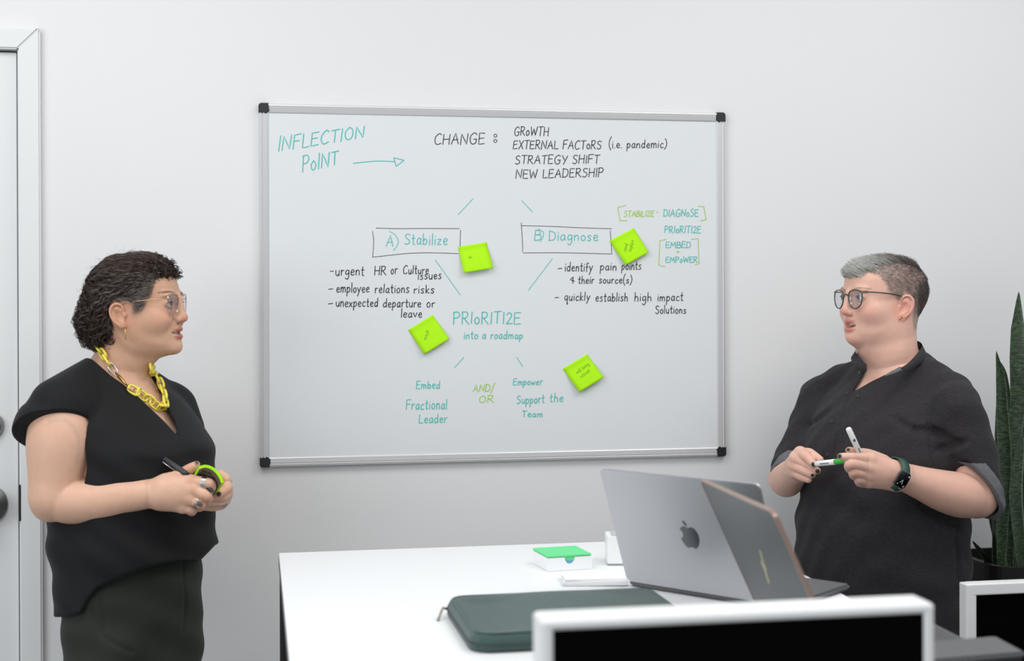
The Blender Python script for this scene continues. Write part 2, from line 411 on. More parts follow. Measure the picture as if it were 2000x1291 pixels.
TEXTS = [
 ('INFLECTION', 543, 711, 296, 30, -.165, .1, .78, 't'), ('PoINT', 590, 660, 336, 31, -.2, .05, .9, 't'),
 ('CHANGE', 848, 946, 283, 21, -.02, .1, 1, 'k'), ('GRoWTH', 1004, 1071, 265, 18, -.0, .1, .95, 'k'),
 ('EXTERNAL FACToRS', 1002, 1174, 291, 16.5, -.0, .1, 1, 'k'), ('(i.e. pandemic)', 1189, 1302, 289, 15.5, 0, .06, 1, 'k'),
 ('STRATEGY SHIFT', 1006, 1170, 320, 16.5, -.005, .1, 1, 'k'), ('NEW LEADERSHIP', 1007, 1178, 349, 17, -.024, .08, 1, 'k'),
 ('A', 754, 768, 481, 21, 0, .1, 1, 't'), ('Stabilize', 790, 874, 478, 21, 0, .05, 1, 't'),
 ('B', 1044, 1056, 470, 21, 0, .1, 1, 't'), ('Diagnose', 1072, 1168, 470, 19, 0, .04, 1, 't'),
 ('urgent', 655, 711, 538, 18, 0, .06, 1, 'k'), ('HR', 731, 754, 537, 17, 0, .06, 1, 'k'), ('or', 763, 776, 535, 17, 0, .06, 1, 'k'),
 ('Culture', 787, 837, 535, 15.5, 0, .08, 1, 'k'), ('issues', 816, 862, 546, 16, -.03, .06, 1, 'k'),
 ('employee', 657, 721, 571, 17, 0, .06, 1, 'k'), ('relations', 732, 799, 572, 17, 0, .06, 1, 'k'), ('risks', 808, 848, 573, 16, 0, .06, 1, 'k'),
 ('unexpected', 656, 738, 599, 16.5, 0, .06, 1, 'k'), ('departure', 748, 822, 600, 16.5, 0, .06, 1, 'k'), ('or', 833, 849, 600, 16.5, 0, .06, 1, 'k'),
 ('leave', 783, 824, 620, 16, 0, .06, 1, 'k'),
 ('PRIoRITI2E', 885, 1017, 632.5, 24, 0, .04, .95, 't'), ('into a roadmap', 906, 1021, 662, 15, 0, .06, 1, 't'),
 ('Embed', 813, 859, 759, 14.5, 0, .06, 1, 't'), ('Fractional', 793, 873, 800, 19, -.01, .06, 1, 't'), ('Leader', 818, 873, 826.5, 17.5, -.02, .08, 1, 't'),
 ('AND/', 924, 965, 765, 14, 0, .12, 1, 'g'), ('OR', 935, 964, 786, 13, 0, .12, 1, 'g'),
 ('Empower', 1002, 1059, 752.6, 13, -.02, .1, 1, 't'), ('Support', 1009, 1063, 789, 16, -.04, .06, 1, 't'), ('the', 1073, 1100, 785, 16, 0, .1, 1, 't'),
 ('Team', 1019, 1060, 814.5, 12.5, 0, .08, 1, 't'),
 ('STABILIZE', 1219, 1277, 423, 11, 0, .1, 1, 'g'), ('DIAGNoSE', 1296, 1364, 423, 14, 0, .06, 1, 't'), ('PRIoRITI2E', 1298, 1369, 454.5, 13.5, .01, .06, 1, 't'),
 ('EMBED', 1300, 1349, 484, 12, 0, .06, 1, 't'), ('EMPoWER', 1300, 1362, 513, 11.5, 0, .06, 1, 't'), ('+', 1321, 1327, 495, 7, 0, 0, 1, 'g'),
 ('identify', 1103, 1157, 530, 17, 0, .08, 1, 'k'), ('pain', 1172, 1204, 528, 16, 0, .08, 1, 'k'), ('points', 1214, 1252, 527, 16, 0, .08, 1, 'k'),
 ('&', 1114, 1122, 552, 12, 0, .0, 1, 'k'), ('their', 1129, 1160, 554, 14.5, 0, .08, 1, 'k'), ('source(s)', 1170, 1234, 553.5, 14, 0, .06, 1, 'k'),
 ('quickly', 1102, 1152, 587, 15.5, 0, .08, 1, 'k'), ('establish', 1163, 1226, 588.5, 16, 0, .06, 1, 'k'), ('high', 1239, 1272, 588, 16, 0, .06, 1, 'k'),
 ('impact', 1284, 1334, 588, 16, 0, .06, 1, 'k'), ('Solutions', 1280, 1340, 612, 14.5, 0, .04, 1, 'k'),
]
IM = {'k': I_black, 't': I_teal, 'g': I_green}; IN = {'k': 'black', 't': 'teal', 'g': 'light green'}
for i, (s, x0, x1, yb_, h, sl, sh, hr, c) in enumerate(TEXTS):
    big = s in ('INFLECTION', 'PoINT') or s.startswith('PRIoRITI2E') and h > 20
    ink('handwritten_word', text_strokes(s, x0, x1, yb_, h, sl, sh, hr, seed=i), .0021 if c == 'k' else (.0024 if big else .0021), IM[c], wb,
        IN[c]+' handwriting reading '+s.replace('2', 'z').lower() if len(s) > 1 else None)
def poly(*p, sm=True):
    p = np.array(p, float); return cat_rom(p, 5) if sm and len(p) > 2 else np.vstack([np.linspace(p[i], p[i+1], 6) for i in range(len(p)-1)])
def circ(x, y, r): return np.array([(x+r*math.cos(t), y+r*math.sin(t)) for t in np.linspace(0, 6.5, 14)])
ink('arrow_mark', [poly((690, 319), (713, 316.5), (738, 314.5), (770, 315.5)), poly((769, 308), (789, 313), (774, 325), (769, 308), sm=False)], .0021, I_teal, wb, 'teal arrow with an open triangular head')
ink('colon_mark', [circ(967.5, 265, 3), circ(967.5, 275.3, 3)], .0018, I_black, wb)
for a, b in (((924, 388), (895, 419)), ((1019, 392), (1040, 414)), ((850, 507.5), (899, 576)), ((1079, 505), (1032, 567)), ((906, 698), (888, 718)), ((1009, 697.5), (1021, 716))):
    ink('connector_line', [poly(a, b)], .0017, I_teal, wb)
for a, b in (((645, 530), (651, 529.5)), ((642, 565), (650, 564)), ((641.5, 593.5), (649.7, 592.5)), ((1090, 525), (1097.3, 524)), ((1084, 581.5), (1091, 581))):
    ink('dash_mark', [poly(a, b)], .0021, I_black, wb)
ink('box_outline', [poly((727.4, 451.6), (730, 471.8), (727.8, 501.8)), poly((727.8, 502.2), (762, 498.5), (796, 495), (840, 493.8), (895, 495.3)),
    poly((734.4, 445.4), (774, 446.5), (830, 446.2), (896.8, 446.5)), poly((899.4, 449.4), (898.5, 481))], .0014, I_black, wb, 'thin black hand-drawn box around stabilize')
ink('box_outline', [poly((1018, 435), (1020, 464.8), (1021, 487), (1019.4, 491.3)), poly((1018, 440.6), (1071.5, 442), (1132.8, 444.8), (1194.7, 446.7)),
    poly((1192, 450.3), (1195, 495.5)), poly((1021.3, 494), (1100, 493.8), (1195, 496))], .0014, I_black, wb, 'thin black hand-drawn box around diagnose')
ink('parenthesis_mark', [poly((761, 452), (772, 459), (778, 471), (775, 481), (768.5, 489))], .0017, I_teal, wb)
ink('parenthesis_mark', [poly((1050.6, 446.7), (1060, 452), (1061.8, 458), (1059, 466), (1054.8, 472))], .0017, I_teal, wb)
for p in (((1222.6, 401.3), (1206.7, 405), (1211, 431), (1225, 431)), ((1363.4, 403), (1374.6, 403.5), (1379, 429), (1368.4, 431)),
          ((1301.5, 467.6), (1289, 470), (1286.7, 517.8), (1298.7, 520.6)), ((1350, 467.6), (1363.4, 466), (1365.6, 515), (1357, 517))):
    ink('bracket_mark', [poly(*p, sm=False)], .0019, I_green, wb)
ink('dot_mark', [circ(1284, 415, .8)], .0016, I_green, wb)

# ------------------------------------------------------------------ sticky notes
M_lime = mat('lime_paper', (176, 240, 26), .75, spec=.2)
M_pencil = mat('pencil_mark', (112, 150, 40), .8)
NOTES = [
 (((894.4, 482), (950.5, 473), (961.7, 524), (904.5, 533.4)), 'lime sticky note beside the stabilize box, marked with a small asterisk', [('*', .27, .52, .12, .0)], .012),
 (((797, 644.5), (844.9, 614.8), (877, 661.7), (828, 691.8)), 'tilted lime sticky note under the word leave, left of prioritize', [('maje', .32, .62, .34, .75)], .010),
 (((1190, 470.4), (1238, 445.3), (1265, 493.3), (1220.7, 517.8)), 'tilted lime sticky note on the right end of the diagnose box', [('need', .28, .6, .3, .75), ('explore', .45, .68, .42, .75)], .010),
 (((1099, 720.2), (1146.8, 691.5), (1177, 736.4), (1129.8, 765.3)), 'tilted lime sticky note low on the board, right of support the team', [('well being', .3, .42, .55, .1), ('retreat', .34, .62, .4, .1)], .013)]
for qi, (qd, lab, words, lift) in enumerate(NOTES):
    TL, TR, BR, BL = [W(x, y, .0125) for x, y in qd]
    def pt(u, v, off=0.):
        p = (TL*(1-u)+TR*u)*(1-v)+(BL*(1-u)+BR*u)*v
        t = max(0, (v-.17)/.83); y = lift*(1.15*t-.15*t**3)+.0004+off
        q = np.array(p); q[1] = -.0119-y; return q
    nu, nv = 6, 16; V = []; Q = []
    for off in (0., .0005):
        for j in range(nv+1):
            for i in range(nu+1): V.append(pt(i/nu, j/nv, off))
    n1 = (nu+1)*(nv+1)
    for j in range(nv):
        for i in range(nu):
            a = j*(nu+1)+i; Q.append((a, a+1, a+nu+2, a+nu+1)); b = a+n1; Q.append((b, b+nu+1, b+nu+2, b+1))
    rim = [j*(nu+1) for j in range(nv+1)]
    for j in range(nv): Q.append((rim[j], rim[j+1], rim[j+1]+n1, rim[j]+n1)); Q.append((rim[j]+nu, rim[j]+nu+n1, rim[j+1]+nu+n1, rim[j+1]+nu))
    for i in range(nu): Q.append((i, i+n1, i+1+n1, i+1)); k = nv*(nu+1)+i; Q.append((k, k+1, k+1+n1, k+n1))
    note = empty('sticky_note', tuple((TL+TR)/2), lab, 'sticky note', 'lime sticky notes on the whiteboard')
    o = link('paper', mesh('paper', V, Q), M_lime, note, True)
    for wi, (s, u0, v0, ww, rot) in enumerate(words):
        ca, sa = math.cos(rot), math.sin(rot); sts = []
        for st in text_strokes(s, 0, ww, 0, .12, jit=.05, seed=qi*5+wi):
            sts.append([pt(min(.97, max(.02, u0+x*ca+y*sa)), min(.97, max(.02, v0-x*sa+y*ca)), .0007) for x, y in st])
        V2, Q2 = ribbons(sts, .0009, (0, -1, 0)); link('pencil_mark', mesh('pencil_mark', V2, Q2), M_pencil, note)
# ------------------------------------------------------------------ table and the things on it
TZ = .955
M_ttop = mat('white_laminate', (236, 238, 240), .35); M_edge = mat('grey_edge_band', (110, 111, 112), .5); M_blk = mat('black_powder_coat', (14, 14, 15), .5)
tb = empty('table', (.54, -1.25, 0), 'tall white table with grey edge band and black legs in front of the whiteboard', 'table')
TX0, TX1, TY0, TY1 = .036, 1.035, -1.80, -.535
bm = bmesh.new(); bx(bm, (TX0, TY0, TZ-.006), (TX1, TY1, TZ), .0015); link('tabletop', bm_mesh('tabletop', bm), M_ttop, tb)
bm = bmesh.new(); bx(bm, (TX0-.0005, TY0, TZ-.028), (TX1, TY1-.0005, TZ-.0062)); link('edge_band', bm_mesh('edge_band', bm), M_edge, tb)
for x in (TX0+.001, TX1-.063):
    for y in (TY0+.03, TY1-.075):
        bm = bmesh.new(); bx(bm, (x, y, 0), (x+.06, y+.06, TZ-.0282), .003); link('leg', bm_mesh('leg', bm), M_blk, tb)
for y in (TY0+.03, TY1-.075):
    bm = bmesh.new(); bx(bm, (TX0+.0615, y+.012, TZ-.10), (TX1-.0635, y+.048, TZ-.0282), .003); link('apron', bm_mesh('apron', bm), M_blk, tb)
for x in (TX0+.012, TX1-.05):
    bm = bmesh.new(); bx(bm, (x, TY0+.0905, TZ-.10), (x+.036, TY1-.0755, TZ-.0282), .003); link('apron', bm_mesh('apron', bm), M_blk, tb)

def laptop(label, x, y, phi, tilt, w, h, mb, me_, logo, name='laptop'):
    root = empty(name, (x, y, TZ), label, 'laptop')
    hd = Vector((math.cos(phi), -math.sin(phi), 0)); n = Vector((-math.sin(phi), -math.cos(phi), 0)); zz = Vector((0, 0, 1))
    o = Vector((x, y, TZ+.0015))
    Tb = xform(o, hd, -n, zz)                       # base: x along hinge, y away from the lid back
    bm = bmesh.new(); prism(bm, rrect(w, h, .010), Tb, .0105, .0035); link('base', bm_mesh('base', bm), M_base, root)
    bm = bmesh.new(); bx(bm, (.03, .05, .0102), (w-.03, h*.56, .0109), T=Tb); kb = link('keyboard', bm_mesh('keyboard', bm), M_blk, root)
    bm = bmesh.new(); cols = 14; kx = (w-.066)/cols
    for r in range(5):
        for c in range(cols): bx(bm, (.033+c*kx+.001, .053+r*.0182, .0110), (.033+(c+1)*kx-.001, .053+r*.0182+.0164, .0119), T=Tb)
    k_ = link('keys', bm_mesh('keys', bm), mat('key_black', (26, 26, 28), .5), kb); k_['kind'] = 'stuff'
    bm = bmesh.new(); prism(bm, rrect(w*.38, h*.34, .005, 4, w*.31, h*.61), Tb @ Matrix.Translation((0, 0, .0103)), .0005); link('trackpad', bm_mesh('trackpad', bm), mb, root)
    up = zz*math.cos(tilt)+n*math.sin(tilt); nn = n*math.cos(tilt)-zz*math.sin(tilt)      # lid normal = its back
    oh = o+Vector((0, 0, .0095))-nn*.002
    Tl = xform(oh, hd, up, hd.cross(up))             # z axis of the lid frame
    s = 1 if hd.cross(up).dot(nn) > 0 else -1
    bm = bmesh.new(); prism(bm, rrect(w, h, .012), Tl, .0055*s, .0012); bmesh.ops.recalc_face_normals(bm, faces=bm.faces[:]); lid = link('lid', bm_mesh('lid', bm), mb, root)
    bm = bmesh.new(); prism(bm, rrect(w-.016, h-.02, .006, 4, .008, .012), Tl, -.0004*s); bmesh.ops.recalc_face_normals(bm, faces=bm.faces[:])
    link('screen', bm_mesh('screen', bm), mat('screen_glass', (10, 10, 12), .08), lid)
    if me_ is not None:
        P = [Tl @ Vector((a, b, .003*s)) for a, b in rrect(w+.001, h+.001, .012, 5, -.0005, -.0005)]
        V, Fc = [], []
        ci = Vector((0, 0, 0)); T2 = Tl
        out = rrect(w+.0024, h+.0024, .013, 5, -.0012, -.0012); inn = rrect(w-.004, h-.004, .011, 5, .002, .002); k = len(out)
        for z in (-.0002*s, .0061*s):
            V += [T2 @ Vector((a, b, z)) for a, b in out]; V += [T2 @ Vector((a, b, z)) for a, b in inn]
        for i in range(k):
            j = (i+1) % k
            Fc += [(i, j, 2*k+j, 2*k+i), (k+i, 3*k+i, 3*k+j, k+j), (i, k+i, k+j, j), (2*k+i, 2*k+j, 3*k+j, 3*k+i)]
        link('edge_trim', mesh('edge_trim', V, Fc), me_, lid)
    Tlog = Tl @ Matrix.Translation((w/2, h/2, .0056*s)); logo(Tlog, s, lid)
    return root
def flat(name, outlines, T, s, m, parent, th=.0004):
    bm = bmesh.new()
    for p in outlines: prism(bm, p, T, th*s)
    bmesh.ops.recalc_face_normals(bm, faces=bm.faces[:]); return link(name, bm_mesh(name, bm), m, parent)
def fruit_logo(T, s, lid):
    half = [(0, .0165), (.003, .0185), (.008, .0195), (.0135, .0175), (.0175, .0125)]
    bite = [(.0140, .0085), (.0130, .003), (.0148, -.0025), (.0190, -.0062)]
    low = [(.0165, -.0135), (.0120, -.0205), (.0075, -.0232), (.0030, -.0218), (0, -.0212), (-.003, -.0218), (-.0078, -.0232), (-.0125, -.0200), (-.0175, -.0115),
           (-.0198, -.0015), (-.0190, .0075), (-.0150, .0155), (-.0085, .0195), (-.003, .0182)]
    body = cat_rom(half, 4).tolist()[:-1]+cat_rom([half[-1]]+bite+[low[0]], 4).tolist()[:-1]+cat_rom(low+[half[0]], 4).tolist()[:-1]
    leaf = cat_rom([(.0005, .0208), (.0012, .0262), (.0050, .0302), (.0082, .0310), (.0078, .0262), (.0045, .0222)], 4, True).tolist()
    k = -s
    flat('emblem', [[(x*k, y-.002) for x, y in body], [(x*k, y-.002) for x, y in leaf]], T, s, mat('dark_mirror', (112, 114, 117), .22, .9), lid)['label'] = 'dark grey bitten fruit emblem'
def slash_logo(T, s, lid):
    k = -s; w = .0032
    z = [(-.0115, .031), (-.0045, .031), (.0035, .0065), (.0125, .0065), (.0095, -.0035), (.0135, -.0035), (.0045+.0095, -.034), (.0075, -.034), (.0015, -.0070), (-.0085, -.0070), (-.0052, .0035), (-.0045, .0035)]
    q = [[(k*x*1.45, y) for x, y in [(-.0125, .031), (-.0065, .031), (.0035, .0045), (-.0025, .0045)]], [(k*x*1.45, y) for x, y in [(-.0040, .0085), (.0085, .0085), (.0105, -.0065), (-.0010, -.0065)]], [(k*x*1.45, y) for x, y in [(.0030, -.0045), (.0092, -.0045), (.0170, -.033), (.0112, -.033)]]]
    flat('emblem', q, T, s, mat('pale_gold', (206, 196, 160), .35, .7), lid)['label'] = 'pale gold slanted stroke emblem'
M_base = mat('deck_dark_reflection', (104, 106, 109), .5, .5); M_space = mat('silver_aluminium', (188, 189, 193), .42, .65)  # deck colour darkened to imitate the dark reflection at a grazing view
M_ash = mat('ash_lacquer', (96, 99, 101), .38, .5); M_cop = mat('copper_trim', (178, 150, 138), .3, .8)
laptop('open silver grey laptop with a fruit emblem, back of its lid to the camera', .671, -1.0084, .8914, .3734, .3357, .2341, M_space, None, fruit_logo)
laptop('open dark grey laptop with copper edges and a gold slanted emblem', .8225, -1.3077, 1.5939, .4288, .357, .248, M_ash, M_cop, slash_logo)

# ---- soft laptop sleeve
A0 = Wz(921, 1279, TZ); B0 = Wz(868, 1196, TZ)
u_ = Vector(B0-A0); dl = u_.length; u_.normalize(); v_ = Vector((0, 0, 1)).cross(u_)*-1     # v_: to the right
SLW, SLD, SLT = .37, max(.25, dl), .030
M_felt = mat('dark_green_felt', (52, 76, 74), .92, bump=.35, bscale=900, var=.06, vscale=40, sheen=.25)
sl = empty('laptop_sleeve', tuple(A0), 'dark green zipped laptop sleeve lying on the white table', 'laptop sleeve')
nx, ny = 44, 30; V = []; Q = []
def sleeve_pt(i, j, top):
    a, b = i/nx*2-1, j/ny*2-1
    q = .13                                            # rounded rectangle outline
    x = math.copysign(1-(1-abs(a))**1.0, a); y = math.copysign(abs(b), b)
    X, Y = x*SLW/2, y*SLD/2
    rr = .035; ex, ey = max(abs(X)-(SLW/2-rr), 0), max(abs(Y)-(SLD/2-rr), 0); l = math.hypot(ex, ey)
    if l > rr:
        X = math.copysign(SLW/2-rr+ex*rr/l, X); Y = math.copysign(SLD/2-rr+ey*rr/l, Y); l = rr
    e = min((SLW/2-abs(X)), (SLD/2-abs(Y)), rr-l if l > 0 else 9)
    hh = SLT*min(1, .55+.45*math.sqrt(max(0, 1-(1-min(e/.014, 1))**2)))
    puff = .006*math.sin(3.1*X/SLW*2+.6)*math.cos(2.2*Y/SLD) + .004*math.sin(9*X/SLW+2)
    z = .0005+(hh+puff*min(e/.05, 1) if top else SLT*.12*(1-min(e/.008, 1)))
    p = Vector(A0)+u_*(Y+SLD/2)+v_*(X+SLW/2); return (p.x, p.y, TZ+z)
for top in (1, 0):
    for j in range(ny+1):
        for i in range(nx+1): V.append(sleeve_pt(i, j, top))
n1 = (nx+1)*(ny+1)
for j in range(ny):
    for i in range(nx):
        a = j*(nx+1)+i; Q.append((a, a+1, a+nx+2, a+nx+1)); b = a+n1; Q.append((b, b+nx+1, b+nx+2, b+1))
bd_ = [i for i in range(nx+1)]+[j*(nx+1)+nx for j in range(1, ny+1)]+[ny*(nx+1)+i for i in range(nx-1, -1, -1)]+[j*(nx+1) for j in range(ny-1, 0, -1)]
for a, b in zip(bd_, bd_[1:]+bd_[:1]): Q.append((a, b, b+n1, a+n1))
me = mesh('cover', V, Q); bm = bmesh.new(); bm.from_mesh(me); bmesh.ops.remove_doubles(bm, verts=bm.verts, dist=1e-5); bmesh.ops.recalc_face_normals(bm, faces=bm.faces[:]); bm.to_mesh(me); bm.free()
sm_ = link('cover', me, M_felt, sl, True)
def edge_path(off, z):
    P = []
    for a, b in rrect(SLW+2*off, SLD+2*off, .036+off, 8, -off, -off): P.append(np.array(Vector(A0)+u_*b+v_*a+Vector((0, 0, z))))
    return np.array(P)
tube_obj('piping', [edge_path(-.009, SLT-.0016)], .0016, M_felt, sm_, 6, True)
tube_obj('zipper', [edge_path(-.0006, SLT*.45)], .0022, mat('zipper_grey', (40, 54, 54), .6), sl, 6, True)
zp = Vector(W(868, 1203, 1.0)); zp = Vector(A0)+u_*(SLD*.86)+v_*(-.002)+Vector((0, 0, SLT*.5))
V, Fc = tubes([[zp, zp-v_*.006+Vector((0, 0, .002)), zp-v_*.011-u_*.008-Vector((0, 0, .004)), zp-v_*.018-u_*.026-Vector((0, 0, .0125))]], .0022, 8)
link('zip_pull', mesh('zip_pull', V, Fc), mat('zip_metal', (150, 142, 130), .35, .9), sl, True)

# ---- note box with green notes
NB = Vector(Wz(1069.5, 1117, TZ)); NR = Vector(Wz(1156, 1111.5, TZ)); ex = (NR-NB).normalized(); nw = (NR-NB).length; ey = Vector((0, 0, 1)).cross(ex)
nb_d = nw; nbh = .026
M_card = mat('white_card', (238, 239, 241), .6); M_gnote = mat('green_notes', (104, 220, 146), .7); M_bnote = mat('blue_notes', (112, 166, 200), .7)
nbx = empty('note_box', tuple(NB), 'small white card box filled with green notes on the table', 'note box')
T = xform(NB+Vector((0, 0, .0006)), ex, ey, (0, 0, 1)); bm = bmesh.new()
t_ = .002
bx(bm, (0, 0, 0), (nw, nb_d, t_), T=T); bx(bm, (0, nb_d-t_, t_), (nw, nb_d, nbh), T=T); bx(bm, (0, t_, t_), (t_, nb_d-t_, nbh), T=T); bx(bm, (nw-t_, t_, t_), (nw, nb_d-t_, nbh), T=T)
rc = nw*.115; cx_ = nw*.5
prism(bm, [(0, t_), (nw, t_), (nw, nbh)]+[(cx_+rc*math.cos(a), nbh-1.25*rc*math.sin(a)) for a in np.linspace(0, math.pi, 12)]+[(0, nbh)], T @ xform((0, t_, 0), (1, 0, 0), (0, 0, 1), (0, -1, 0)), t_)
link('tray', bm_mesh('tray', bm), M_card, nbx)
bm = bmesh.new(); bx(bm, (t_+.001, t_+.0006, t_+.0004), (nw-t_-.001, nb_d-t_-.001, nbh-.007), T=T); link('blue_notes', bm_mesh('bn', bm), M_bnote, nbx)
bm = bmesh.new(); bx(bm, (t_+.0008, t_+.0004, nbh-.0068), (nw-t_-.0008, nb_d-t_-.0008, nbh+.0015), T=T); bx(bm, (-.001, -.001, nbh+.0016), (nw*.985, nb_d*.99, nbh+.005), .0006, T=T); link('green_notes', bm_mesh('gn', bm), M_gnote, nbx)
# ---- paper stack
PA = Vector(Wz(1100, 1146, TZ)); PB = Vector(Wz(1224, 1145.5, TZ)); px_ = (PB-PA).normalized(); py_ = Vector((0, 0, 1)).cross(px_); pw = (PB-PA).length
ps = empty('paper_stack', tuple(PA), 'loose stack of white paper in front of the note box', 'paper')
for k in range(7):
    a = RNG.uniform(-.05, .05) + (.08 if k == 6 else 0); o_ = PA+px_*RNG.uniform(-.003, .004)+py_*RNG.uniform(-.003, .003)
    ux = px_*math.cos(a)+py_*math.sin(a); uy = py_*math.cos(a)-px_*math.sin(a)
    bm = bmesh.new(); bx(bm, (0, 0, 0), (pw, .078, .0016), T=xform(o_+Vector((0, 0, .0006+k*.0019)), ux, uy, (0, 0, 1)))
    link('paper_sheet', bm_mesh('paper_sheet', bm), M_card, ps)
# ---- white pen holder cube
HB = Vector(Wz(1186, 1105, TZ)); hx = px_.copy(); hy = Vector((0, 0, 1)).cross(hx)
hh = (1105-1047)*mpp(HB)*1.0
ph = empty('pen_holder', tuple(HB), 'white block pen holder beside the silver grey laptop', 'pen holder')
T = xform(HB+Vector((0, 0, .0005)), hx, hy, (0, 0, 1)); s_ = .066
bm = bmesh.new(); bx(bm, (.002, .002, 0), (s_-.002, s_-.002, .003), T=T); link('base_plate', bm_mesh('bp', bm), mat('pale_grey_plastic', (160, 166, 165), .5), ph)
bm = bmesh.new(); prism(bm, rrect(s_, s_, .003, 3), T @ Matrix.Translation((0, 0, .0032)), hh-.005, .0012); hb_ = link('block', bm_mesh('block', bm), mat('white_plastic', (236, 238, 238), .35), ph)
bm = bmesh.new()
for i in range(3):
    for j in range(3): cyl(bm, T @ Vector((.014+i*.019, .014+j*.019, hh-.006)), T @ Vector((.014+i*.019, .014+j*.019, hh-.0012)), .006, n=14)
link('pen_hole_disc', bm_mesh('hole_discs', bm), mat('grey_hole_shade', (170, 172, 172), .7), hb_)  # solid discs, their grey paints the shade inside the openings

# ---- desk screens: white frame around a black panel
M_frame = mat('white_frame', (228, 230, 231), .35); M_panel = mat('black_fabric_panel', (3, 3, 4), .95, bump=.2, bscale=1500, spec=.05)
def desk_screen(label, xl, xr, zt, zb, y, fw, dep, foot, lip=None):
    """lip: height of the top rail's front face when the panel fabric reaches almost to the top"""
    root = empty('desk_screen', ((xl+xr)/2, y, zb), label, 'desk screen', 'white framed desk screens'); b_ = .006 if lip else .003
    for x in (xl, xr-fw):
        bm = bmesh.new(); bx(bm, (x, y-dep/2, foot), (x+fw, y+dep/2, zt-(.0002 if lip else 0)), b_, 3); link('side_post', bm_mesh('post', bm), M_frame, root)
    bm = bmesh.new()
    if lip: bx(bm, (xl-.0003, y-dep/2-.0003, zt-.012), (xr+.0003, y+dep/2+.0003, zt+.0003), .006, 3)
    else: bx(bm, (xl+fw*.5, y-dep/2-.0005, zt-fw), (xr-fw*.5, y+dep/2+.0005, zt+.0004), b_, 3)
    link('top_rail', bm_mesh('rail', bm), M_frame, root)
    bm = bmesh.new(); bx(bm, (xl+fw-.001, y-dep/2+.001, zb), (xr-fw+.001, y+dep/2-.001, zb+fw), .003); link('bottom_rail', bm_mesh('rail', bm), M_frame, root)
    bm = bmesh.new(); bx(bm, (xl+fw-.001, y-(dep/2-.0025 if lip else .004), zb+fw-.001), (xr-fw+.001, y+(dep/2-.004 if lip else .004), zt-(.0115 if lip else fw-.003))); link('panel', bm_mesh('panel', bm), M_panel, root)
    return root
sy_ = 2.055
a, b = W(1043, 1196, sy_), W(1819, 1168, sy_)
desk_screen('wide white framed desk screen with a black panel at the near end of the table', a[0]+.003, b[0]-.008, (a[2]+b[2])/2-.002, .70, -sy_, .0145, .052, .0, .010)
sy2 = .92
a = W(1880, 1139, sy2)
desk_screen('white framed black screen in front of the dark plant pot', a[0], a[0]+.75, a[2], .35, -sy2, .023, .03, .0)
sy3 = 1.02
a = W(1990, 1236, sy3)
desk_screen('lower white framed screen cut by the right edge of the picture', a[0], a[0]+.7, a[2], .35, -sy3-.05, .023, .03, .0)
# ---- dark flat box on the near right corner of the table
CZ = 1.002
c1, c2, c3 = [Vector(Wz(x, y, CZ)) for x, y in ((1930, 1242.5), (2004, 1273), (1812, 1289))]
cbn = empty('storage_box', ((c1.x+c3.x)/2, (c1.y+c3.y)/2, TZ), 'dark grey flat topped box on the table corner, partly behind the wide screen', 'box')
ex = (c2-c3); lw = ex.length; ex.normalize(); ey = Vector((0, 0, 1)).cross(ex); T = xform(c3, ex, ey, (0, 0, 1))
ax = (c1-c3).dot(ex); ay = (c1-c3).dot(ey)
bm = bmesh.new(); prism(bm, [(0, 0), (lw, 0), (ax+.012, ay-.004), (ax+.002, ay), (ax-.012, ay-.001), (ax-lw, ay)], T @ Matrix.Translation((0, 0, -.008)), .008, .003)
link('lid', bm_mesh('ct', bm), mat('grey_top', (92, 93, 95), .6), cbn)
bm = bmesh.new(); prism(bm, [(.003, .003), (lw-.004, .003), (ax-.002, ay-.006), (ax-lw+.006, ay-.006)], T @ Matrix.Translation((0, 0, TZ-CZ+.0005)), CZ-TZ-.0087)
link('body', bm_mesh('body', bm), M_blk, cbn)

# ------------------------------------------------------------------ snake plant in a black planter
M_pot = mat('black_planter', (17, 17, 19), .55); M_soil = mat('soil', (48, 38, 30), .95, bump=.6, bscale=120)
pd = .30
pc = W(2010, 1110, pd); k_ = mpp(pc)
pot = empty('potted_plant', (pc[0], pc[1], 0), 'tall snake plant with upright dark banded leaves in a black planter', 'plant')
zr = float(W(1935, 1112, .46)[2]); xl_ = float(W(1898, 1100, pd+.02)[0]); pr = .24
px0 = xl_+pr*.98; py0 = -.325
ring = lambda r, z: [(px0+r*(abs(math.cos(t))**.35*math.copysign(1, math.cos(t))), py0+r*.56*(abs(math.sin(t))**.35*math.copysign(1, math.sin(t))), z) for t in np.linspace(0, 2*math.pi, 48, endpoint=False)]
rows = [ring(pr*.8, .0), ring(pr*.82, .02), ring(pr*.97, zr-.05), ring(pr, zr-.045), ring(pr, zr), ring(pr*.93, zr), ring(pr*.92, zr-.05)]
V = [p for r_ in rows for p in r_]; Q = [(a*48+i, a*48+(i+1) % 48, (a+1)*48+(i+1) % 48, (a+1)*48+i) for a in range(6) for i in range(48)]
Q.append(tuple(range(48))[::-1]); link('planter', mesh('planter', V, Q), M_pot, pot)
V = ring(pr*.918, zr-.045); link('soil', mesh('soil', V, [tuple(range(48))]), M_soil, pot)
ml = bpy.data.materials.new('snake_leaf'); ml.use_nodes = True; nt = ml.node_tree; N = nt.nodes; L = nt.links; b = N['Principled BSDF']
at = N.new('ShaderNodeAttribute'); at.attribute_name = 'uvw'
sx = N.new('ShaderNodeSeparateXYZ'); L.new(at.outputs['Vector'], sx.inputs[0])
mp = N.new('ShaderNodeMapping'); mp.inputs['Scale'].default_value = (1.0, 95, 1); L.new(at.outputs['Vector'], mp.inputs[0])
